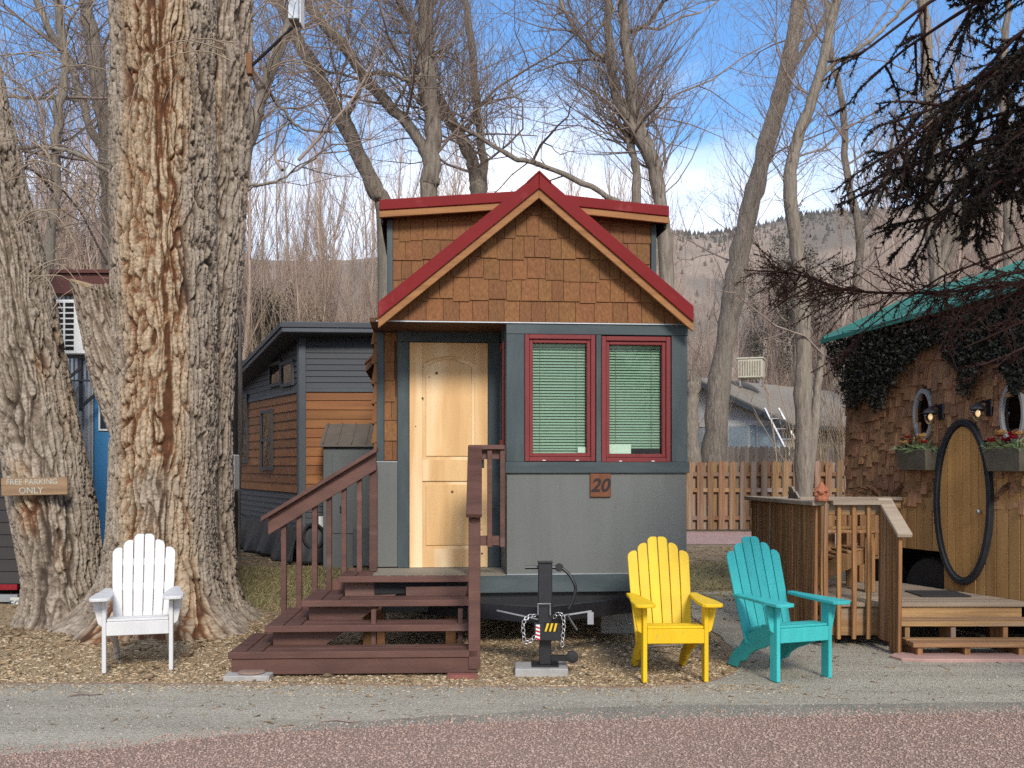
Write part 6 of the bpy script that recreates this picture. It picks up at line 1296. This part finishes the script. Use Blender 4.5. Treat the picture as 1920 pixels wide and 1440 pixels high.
core = MB().prism([loc_pt(GL, -4.2, .03, .35), loc_pt(GL, -.03, .03, .35), loc_pt(GF, 2.4, .03, .35), loc_pt(GF, 2.4, 4.0, .35)], (0, 0, ztop_ - .42)).build('wall', mt['gsid'], gh)
def courses(Fr, u0, u1, zlo, zhi, step, mat, fn=None):
    z = zlo
    while z < zhi - .01:
        t_ = min(z + step, zhi); P0 = [loc_pt(Fr, u0, -.022, z), loc_pt(Fr, u1, -.022, z), loc_pt(Fr, u1, -.008, t_ - .004), loc_pt(Fr, u0, -.008, t_ - .004)]
        P1 = [loc_pt(Fr, u0, .028, z), loc_pt(Fr, u1, .028, z), loc_pt(Fr, u1, .028, t_ - .004), loc_pt(Fr, u0, .028, t_ - .004)]
        MB().add(P0 + P1, [(0, 1, 2, 3), (7, 6, 5, 4), (0, 4, 5, 1), (2, 6, 7, 3), (1, 5, 6, 2), (0, 3, 7, 4)]).build('siding_board', mat, gh); z += step
for Fr, a, c in ((GF, .05, 2.3), (GL, -4.1, -.05)):
    courses(Fr, a, c, zor1 + .06, ztop_ if Fr is GF else zz(640), .091, mt['gsid']); courses(Fr, a, c, zor0 + .003, zor1 - .003, .143, mt['osid']); courses(Fr, a, c, zgr0 - .3, zor0 - .003, .091, mt['gsid'])
    face_box(Fr, 'band_board', mt['gtrim'], a, c, -.03, .0, zor1, zor1 + .057)
face_box(GF, 'corner_board', mt['gtrim'], -.035, .07, -.045, .0, .45, ztop_); face_box(GL, 'corner_board', mt['gtrim'], -.10, -.02, -.045, .0, .45, ztop_)
rl = GL.hit(446, 672, -.25)
far = loc_pt(GL, -4.2, -.28, rl[1] - .42); c0 = loc_pt(GL, .1, -.28, zz(609)) + Vector((-.02, -.16, 0)); f1 = loc_pt(GF, 2.6, -.28, zz(609)); b1 = loc_pt(GF, 2.6, 4.2, zz(609) - .5)
grf = MB().add([c0, f1, b1, far, c0 - Vector((0, 0, .16)), f1 - Vector((0, 0, .16)), b1 - Vector((0, 0, .16)), far - Vector((0, 0, .16))], [(0, 1, 2), (0, 2, 3), (4, 6, 5), (4, 7, 6), (0, 4, 5, 1), (3, 7, 4, 0), (1, 5, 6, 2), (2, 6, 7, 3)]).build('roof', mt['gtrim'], gh, bevel=.01)
MB().beam(c0 + Vector((-.01, -.012, -.05)), f1 + Vector((0, -.012, -.05)), .02, .07).build('fascia', mt['gsid'], grf); MB().beam(far + Vector((-.01, -.012, -.05)), c0 + Vector((-.01, -.012, -.05)), .02, .07).build('fascia', mt['gsid'], grf)
# windows on the long side
for (xa, xb, ya, yb_) in ((506, 528, 682, 722), (528, 550, 680, 722), (490, 511, 770, 882), (450, 465, 742, 868)):
    (ua_, z1_), (ub2, z0_) = GL.hit(xa, (ya + 0), -.03), GL.hit(xb, yb_, -.03)
    W = MB()
    fw = .055
    for (a, b, c, d) in ((ua_, ua_ + fw, z0_, z1_), (ub2 - fw, ub2, z0_, z1_), (ua_ + fw, ub2 - fw, z0_, z0_ + fw), (ua_ + fw, ub2 - fw, z1_ - fw, z1_)) + (((ua_ + fw, ub2 - fw, (z0_ + z1_) / 2 - .02, (z0_ + z1_) / 2 + .02),) if yb_ - ya > 60 else ()):
        P = [loc_pt(GL, u, v, z) for z in (c, d) for u, v in ((a, -.055), (b, -.055), (b, .0), (a, .0))]; W.add(P, [(0, 3, 2, 1), (4, 5, 6, 7), (0, 1, 5, 4), (1, 2, 6, 5), (2, 3, 7, 6), (3, 0, 4, 7)])
    Wo = W.build('window', mt['gsid'], gh); face_box(GL, 'pane', GLASS_D, ua_ + fw, ub2 - fw, -.035, -.03, z0_ + fw, z1_ - fw, Wo, 0); face_box(GL, 'curtain', mt['blackm'] if yb_ - ya > 60 else mt['planter'], ua_ + fw, ub2 - fw, -.027, -.024, z0_ + fw, z1_ - fw, Wo, 0)
# tarp skirt with folds
def skirt(Fr, ua_, ub2, z1_, seed):
    r = np.random.RandomState(seed); nu, nz_ = 60, 14; us = np.linspace(ua_, ub2, nu); V = []
    for j in range(nz_):
        t_ = j / (nz_ - 1)
        for i, u in enumerate(us):
            v = -.04 - .10 * t_ - (.05 * math.sin(u * 7 + 2 * t_) + .03 * math.sin(u * 17 + seed + 3 * t_)) * t_; z = z1_ + .03 * math.sin(u * 3 + seed) - (z1_ - .02) * t_; V.append(tuple(loc_pt(Fr, u, v, max(z, .012))))
    Q = [(j * nu + i, (j + 1) * nu + i, (j + 1) * nu + i + 1, j * nu + i + 1) for j in range(nz_ - 1) for i in range(nu - 1)]
    me = bpy.data.meshes.new('skirt'); me.from_pydata(V, [], Q); me.update(); smooth(me); o = link('skirt', me, mt['tarp'], gh); m_ = o.modifiers.new('thickness', 'SOLIDIFY'); m_.thickness = .006
skirt(GL, -4.2, .02, .62, 1); skirt(GF, -.03, 2.3, .62, 2)
# utility cabinet
(ca, cz1), (cb2, _) = GF.hit(606, 838, -.62), GF.hit(700, 838, -.62)
cab = face_box(GF, 'utility_cabinet', mt['cabinet'], ca, cb2 + .35, -.62, -.025, zz(1062) + .02, cz1, gh, .006)
face_box(GF, 'cabinet_door', mt['cabinet'], ca + .14, cb2 + .2, -.635, -.6205, GF.hit(650, 1000, -.62)[1], cz1 - .10, cab, .004)
hp = GF.hit(637, 955, -.65); face_box(GF, 'latch', mt['black'], hp[0], hp[0] + .05, -.65, -.6355, hp[1] - .05, hp[1] + .05, cab)
z_hi = GF.hit(650, 817, -.3)[1]
P = [loc_pt(GF, u, v, z) for u, v, z in ((ca - .04, -.68, cz1 + .003), (cb2 + .4, -.68, cz1 + .003), (cb2 + .4, -.026, z_hi + .16), (ca - .04, -.026, z_hi + .16))]
cr2 = MB().prism(P, (0, 0, .03)).build('cabinet_roof', mt['groof'], cab)
for i in range(6):
    u = ca + i * .21; MB().beam(loc_pt(GF, u, -.68, cz1 + .045), loc_pt(GF, u, -.03, z_hi + .20), .02, .025).build('roof_rib', mt['groof'], cr2)
lb = GF.hit(662, 990, -.70); face_box(GF, 'lower_box', mt['gtrim'], lb[0], lb[0] + .45, -.72, -.622, .06, lb[1], gh, .006)
mb_ = GF.hit(598, 968, -.05); face_box(GF, 'meter_box', mt['acw'], mb_[0], mb_[0] + .09, -.10, -.03, mb_[1] - .17, mb_[1], gh, .006)
hc = GF.hit(588, 1005, -.12); P = [loc_pt(GF, hc[0] + .15 * math.cos(t) , -.12 + .01 * math.sin(3 * t), hc[1] + .19 * math.sin(t)) for t in [i * math.pi / 12 for i in range(24)]]
MB().tube(P, .022, 6, closed=True).build('hose_coil', mt['rubber'], gh, sm=True)

# ------------------------------------------------------------------ blue and steel house at the far left, tan lap siding at its right end
Yb2 = 12.3; s12 = F / Yb2; bx = lambda px: (px - CX) / s12; bz = lambda py: CH + (HZ - py) / s12
bh = empty('blue_house', (bx(150), Yb2, 0), 0, 'small house of corrugated steel and blue panels behind the two big trunks', 'house')
ob = bx(150)
def BB(name, mat, px0, px1, py0, py1, y0, y1, parent=bh, bv=.003): return MB().box(bx(px0) - ob, bx(px1) - ob, y0, y1, bz(py0), bz(py1)).build(name, mt[mat], parent, bevel=bv)
MB().prism([(bx(88) - ob, .05, bz(1040)), (bx(435) - ob, .05, bz(1040)), (bx(435) - ob - .84, 3.0, bz(1040)), (bx(88) - ob - .84, 3.0, bz(1040))], (0, 0, bz(560) - bz(1040))).build('wall', mt['blackm'], bh)
cs = MB(); x0_, x1_ = bx(84) - ob, bx(176) - ob; nn_ = 46; P = []
for i in range(nn_ + 1): P.append((x0_ + (x1_ - x0_) * i / nn_, -.012 * (1 if (i // 2) % 2 else -1) , 0))
vs_ = [(p[0], p[1], bz(1040)) for p in P] + [(p[0], p[1], bz(556)) for p in P]; cs.add(vs_, [(i, i + 1, nn_ + 2 + i, nn_ + 1 + i) for i in range(nn_)]); cs.build('corrugated_wall', mt['corr'], bh)
BB('blue_wall', 'blue', 177, 330, 1040, 556, -.01, .049); W = BB('window', 'acw', 186, 260, 808, 690, -.03, -.011); BB('pane', 'navy', 190, 256, 804, 694, -.034, -.0305, W, 0)
BB('fascia', 'maroon', 80, 260, 556, 520, -.22, -.18); MB().prism([(bx(76) - ob, -.26, bz(519)), (bx(400) - ob, -.26, bz(519)), (bx(400) - ob - .9, 3.1, bz(519)), (bx(76) - ob - .9, 3.1, bz(519))], (0, 0, .04)).build('roof', mt['maroon'], bh)
for i in range(34):
    t0 = 1040 - i * 12.3
    if t0 < 625: break
    z0_, z1_ = bz(t0), bz(t0 - 12); a, c = bx(331) - ob, bx(437) - ob
    MB().add([(a, -.03, z0_), (c, -.03, z0_), (c, -.012, z1_), (a, -.012, z1_), (a, .049, z0_), (c, .049, z0_), (c, .049, z1_), (a, .049, z1_)], [(0, 1, 2, 3), (7, 6, 5, 4), (0, 4, 5, 1), (2, 6, 7, 3), (1, 5, 6, 2), (0, 3, 7, 4)]).build('siding_board', mt['tan'], bh)
BB('corner_post', 'black', 437.5, 444.5, 1045, 616, -.05, .05); BB('post_cap', 'black', 436.5, 446, 630, 612, -.055, .055)
# outdoor unit on its bracket
ac = empty('outdoor_unit', at(145, 666, 12.0), 0, 'white outdoor air conditioner on a black bracket, left of the great trunk', 'air conditioner')
MB().box(-.24, .30, -.12, .16, 0, .64).build('casing', mt['acw'], ac, bevel=.012)
for i in range(9):
    for j in range(2): MB().box(-.215 + j * .125, -.215 + j * .125 + .10, -.124, -.1205, .045 + i * .064, .045 + i * .064 + .045).build('vent', mt['dark'], ac)
MB().beam((-.24, .02, -.02), (.36, .02, -.02), .04, .03).build('bracket', mt['black'], ac); MB().beam((.02, .05, -.02), (.02, .05, -.66), .03, .03, up=(0, 1, 0)).build('bracket', mt['black'], ac)
MB().beam((.02, .04, -.15), (-.28, .03, -.40), .03, .03).build('brace', mt['black'], ac); MB().beam((-.15, .0, -.30), (.3, .0, -.30), .025, .02).build('brace', mt['black'], ac); MB().beam((.02, .03, -.62), (.32, .03, -.36), .03, .03).build('brace', mt['black'], ac)
hp = empty('heat_pump', at(413, 918, 11.6), 0, 'white heat pump box peeking out right of the great trunk', 'air conditioner')
MB().box(-.12, .195, -.12, .10, 0, .40).build('casing', mt['acw'], hp, bevel=.012); MB().box(-.14, .21, -.14, .12, -.016, -.001).build('tray', mt['galv'], hp)
MB().lathe([(.016, -.126), (.012, -.122)], 12, (.15, 0, .29), 'y').build('badge', mt['navy'], hp)
for i in range(3): MB().box(.10, .17, -.123, -.1205, .10 + i * .05, .104 + i * .05).build('groove', mt['galv'], hp)

# dark trailer at the far left edge
Yt = 11.3; s11 = F / Yt; tx0 = (10 - CX) / s11; tz = lambda py: CH + (HZ - py) / s11
tr_ = empty('dark_trailer', (tx0, Yt, 0), 0, 'dark brown sided trailer with red light and number plate at left edge', 'trailer')
MB().box(-2.2, .30, .03, 3.0, tz(1096), tz(700)).build('body', mt['blackm'], tr_)
for i in range(15):
    z0_ = tz(1094) + i * .137; MB().add([(-2.2, -.012, z0_), (.30, -.012, z0_), (.30, .0, z0_ + .131), (-2.2, .0, z0_ + .131), (-2.2, .029, z0_), (.30, .029, z0_), (.30, .029, z0_ + .131), (-2.2, .029, z0_ + .131)], [(0, 1, 2, 3), (7, 6, 5, 4), (0, 4, 5, 1), (2, 6, 7, 3), (1, 5, 6, 2), (0, 3, 7, 4)]).build('siding_board', mt['dksid'], tr_)
MB().box(-.10, .14, -.02, .02, tz(1106), tz(1095) - .003).build('tail_light', mt['redlamp'], tr_, bevel=.004); MB().box(-2.0, .16, -.05, .03, tz(1128), tz(1114)).build('bumper', mt['galv'], tr_, bevel=.005)
px_, pz_ = (40 - CX) / s11 - tx0, tz(1131); pp = MB().box(px_ - .09, px_ + .14, -.075, -.07, pz_ - .075, pz_ + .075).build('number_plate', mt['plate'], tr_, bevel=.004)
link('lettering', text_mesh('FOX', .105, .001), mt['navy'], pp, (px_ + .01, -.0765, pz_ + .0), (R(90), 0, 0))
# plank sign nailed to the leaning trunk
sg = empty('parking_sign', at(65, 912, 9.50), 0, 'weathered plank sign with faded pale lettering on the leaning trunk', 'sign'); sg.rotation_euler = (0, R(-1.2), 0)
MB().box(-.31, .31, -.011, .011, -.082, .082).build('board', mt['sign'], sg, bevel=.004)
for tx_, sz, xx, zq in (('FREE PARKING', .074, -.02, .042), ('ONLY', .086, -.03, -.040)):
    o = link('lettering', text_mesh(tx_, sz, .0008), mt['palepaint'], sg, (xx, -.012, zq), (R(90), 0, 0))
# floodlight on an arm from the great trunk
fl_ = empty('floodlight', at(470, 125, 9.75), 0, 'pale floodlight on a black arm fixed to the great trunk', 'lamp')
e = at(553, 48, 9.55) - at(470, 125, 9.75); MB().tube([(-.02, 0, -.02), e * .5, e], .016, 8).build('arm', mt['black'], fl_)
MB().box(-.035, .02, -.04, .04, -.08, .12).build('mount', mt['post'], fl_, bevel=.004); MB().box(e.x - .05, e.x + .06, e.y - .10, e.y + .10, e.z + .02, e.z + .30).build('housing', mt['galv'], fl_, bevel=.01); MB().box(e.x + .061, e.x + .072, e.y - .09, e.y + .09, e.z - .01, e.z + .30).build('lens', mt['acw'], fl_, bevel=.003)

# ------------------------------------------------------------------ board fences and the house behind
def fence(name, label, Y, px0, px1, ztop, bw, step, matf, both=True, dip=0):
    x0, x1 = (px0 - CX) / F * Y, (px1 - CX) / F * Y; t = empty(name, (x0, Y, 0), 0, label, 'fence'); r = random.Random(int(Y * 10))
    me = MB().prism([(-.5, 0, 0), (.5, 0, 0), (.5, 0, .965), (.28, 0, 1), (-.28, 0, 1), (-.5, 0, .965)], (0, 1, 0)).mesh('board'); me.materials.append(mt[matf]); x = 0
    while x < x1 - x0:
        h = ztop + r.uniform(-.02, .02); link('board', me, None, t, (x, -.06, .03), (0, r.uniform(-.008, .008), 0), (bw * r.uniform(.92, 1.08), .018, h))
        if both: link('board', me, None, t, (x + step / 2, .045, .03), (0, r.uniform(-.008, .008), 0), (bw * r.uniform(.92, 1.08), .018, h - .02))
        x += step
    for z in (.30, .95, ztop - .28): MB().box(-.1, x1 - x0 + .1, -.04, .04, z - .045, z + .045).build('rail', mt[matf], t)
    for i in range(int((x1 - x0) / 2.4) + 1): MB().box(i * 2.4 - .045 + .12, i * 2.4 + .045 + .12, -.0395, .0435, 0, ztop - .02).build('post', mt[matf], t)
    return t
fence('board_fence', 'tan shadowbox board fence between the tiny house and the cottage', 23.7, 1272, 1606, 1.60, .135, .25, 'fence')
fence('old_board_fence', 'taller grey board fence in front of the grey-roofed house', 30, 1268, 1640, 2.05, .14, .148, 'fence_old', False)
bgh = empty('far_house', (6.45, 35, 0), R(-45), 'pale house with grey shingle roof behind the board fences', 'house'); BGF = Frame(6.45, 35, -45)
cu_, ez_ = BGF.hit(1470, 790, 0); rz_ = BGF.hit(1311, 712, -.3)[1]; ez_ = 2.95
MB().prism([(-cu_, 0, 0), (cu_, 0, 0), (cu_, 0, ez_), (0, 0, rz_ - .15), (-cu_, 0, ez_)], (0, 9, 0)).build('wall', mt['stucco'], bgh)
MB().box(-cu_ - .01, cu_ + .01, -.03, -.001, .0, BGF.hit(1400, 800, 0)[1]).build('lower_wall', mt['pblue'], bgh); MB().box(-cu_, cu_ + .02, -.05, -.001, BGF.hit(1400, 798, 0)[1] + .002, BGF.hit(1400, 788, 0)[1]).build('band', mt['acw'], bgh)
MB().box(cu_ + .001, cu_ + .02, .2, 9, .1, ez_ - .1).build('side_wall', mt['cream'], bgh)
for s_ in (-1, 1):
    k = (rz_ - ez_) / cu_; e_ = cu_ + .5
    P = [(0, -.35, rz_), (s_ * e_, -.35, rz_ - k * e_), (s_ * e_, 9.4, rz_ - k * e_), (0, 9.4, rz_)]
    rf2 = MB().prism(P, (0, 0, .12)).build('roof', mt['asph'], bgh)
    MB().beam((0, -.36, rz_ - .02), (s_ * e_, -.36, rz_ - k * e_ - .02), .03, .16).build('rake_trim', mt['gtrim'], rf2)
MB().beam((cu_ + .5, -.3, rz_ - (rz_ - ez_) / cu_ * (cu_ + .5) + .02), (cu_ + .5, 9.4, rz_ - (rz_ - ez_) / cu_ * (cu_ + .5) + .02), .10, .12).build('gutter', mt['gtrim'], bgh)
for px in (1385, 1440):
    u, z_ = BGF.hit(px, 815, -.04); W = MB().box(u - .42, u + .42, -.06, -.031, z_ - .55, z_ + .32).build('window', mt['stucco'], bgh); MB().box(u - .36, u + .36, -.064, -.0605, z_ - .5, z_ + .27).build('pane', mt['pblue'], W)
c = at(1409, 712, 35.6); cl = empty('roof_cooler', c, R(-20), 'boxy beige evaporative cooler on the grey shingle roof', 'cooler')
MB().box(-.42, .42, -.42, .42, .04, .70).build('casing', mt['cooler'], cl, bevel=.02); MB().box(-.45, .45, -.45, .45, .701, .75).build('lid', mt['cooler'], cl)
for i in range(9): MB().box(-.36 + i * .085, -.32 + i * .085, -.435, -.421, .12, .62).build('louvre', mt['thresh'], cl)
for x in (-.35, .35): MB().box(x - .03, x + .03, -.3, .3, -.25, .039).build('foot', mt['galv'], cl)
la, lb_ = at(1434, 766, 32.6), at(1468, 832, 32.0); dl_ = lb_ - la; lb_ = la + dl_ * (la.z / -dl_.z) if dl_.z < 0 else lb_
ld = empty('ladder', lb_, 0, 'aluminium ladder leaning on the pale house', 'ladder'); off = Vector((.45, 0, 0)); top_ = la - lb_
MB().beam((0, 0, 0), top_, .05, .09, up=(0, 1, 0)).build('rail', mt['alu'], ld); MB().beam(off, top_ + off, .05, .09, up=(0, 1, 0)).build('rail', mt['alu'], ld)
for i in range(1, 10): q = top_ * i / 10; MB().tube([q, q + off], .022, 6).build('rung', mt['alu'], ld)
# fallen sticks on the path
for i, (px, py, a, L_) in enumerate(((1250, 1215, .4, .28), (160, 1308, .2, .10), (640, 1358, -.1, .12), (1360, 1240, -.5, .25))):
    p = gp(px, py); o = MB().tube([(-L_, 0, .006), (-L_ * .3, .02, .012), (L_ * .4, -.01, .01), (L_, .03, .006)], [.004, .006, .005, .002], 5).build('fallen_stick', mt['twig'], None, loc=(p.x, p.y, .01), rot=(0, 0, a))
    tag(o, ['short brown stick under the yellow chair', 'tiny stick on the grey path before the white chair', 'small dark stick on the path before the steps', 'brown stick between the yellow and turquoise chairs'][i], 'stick')
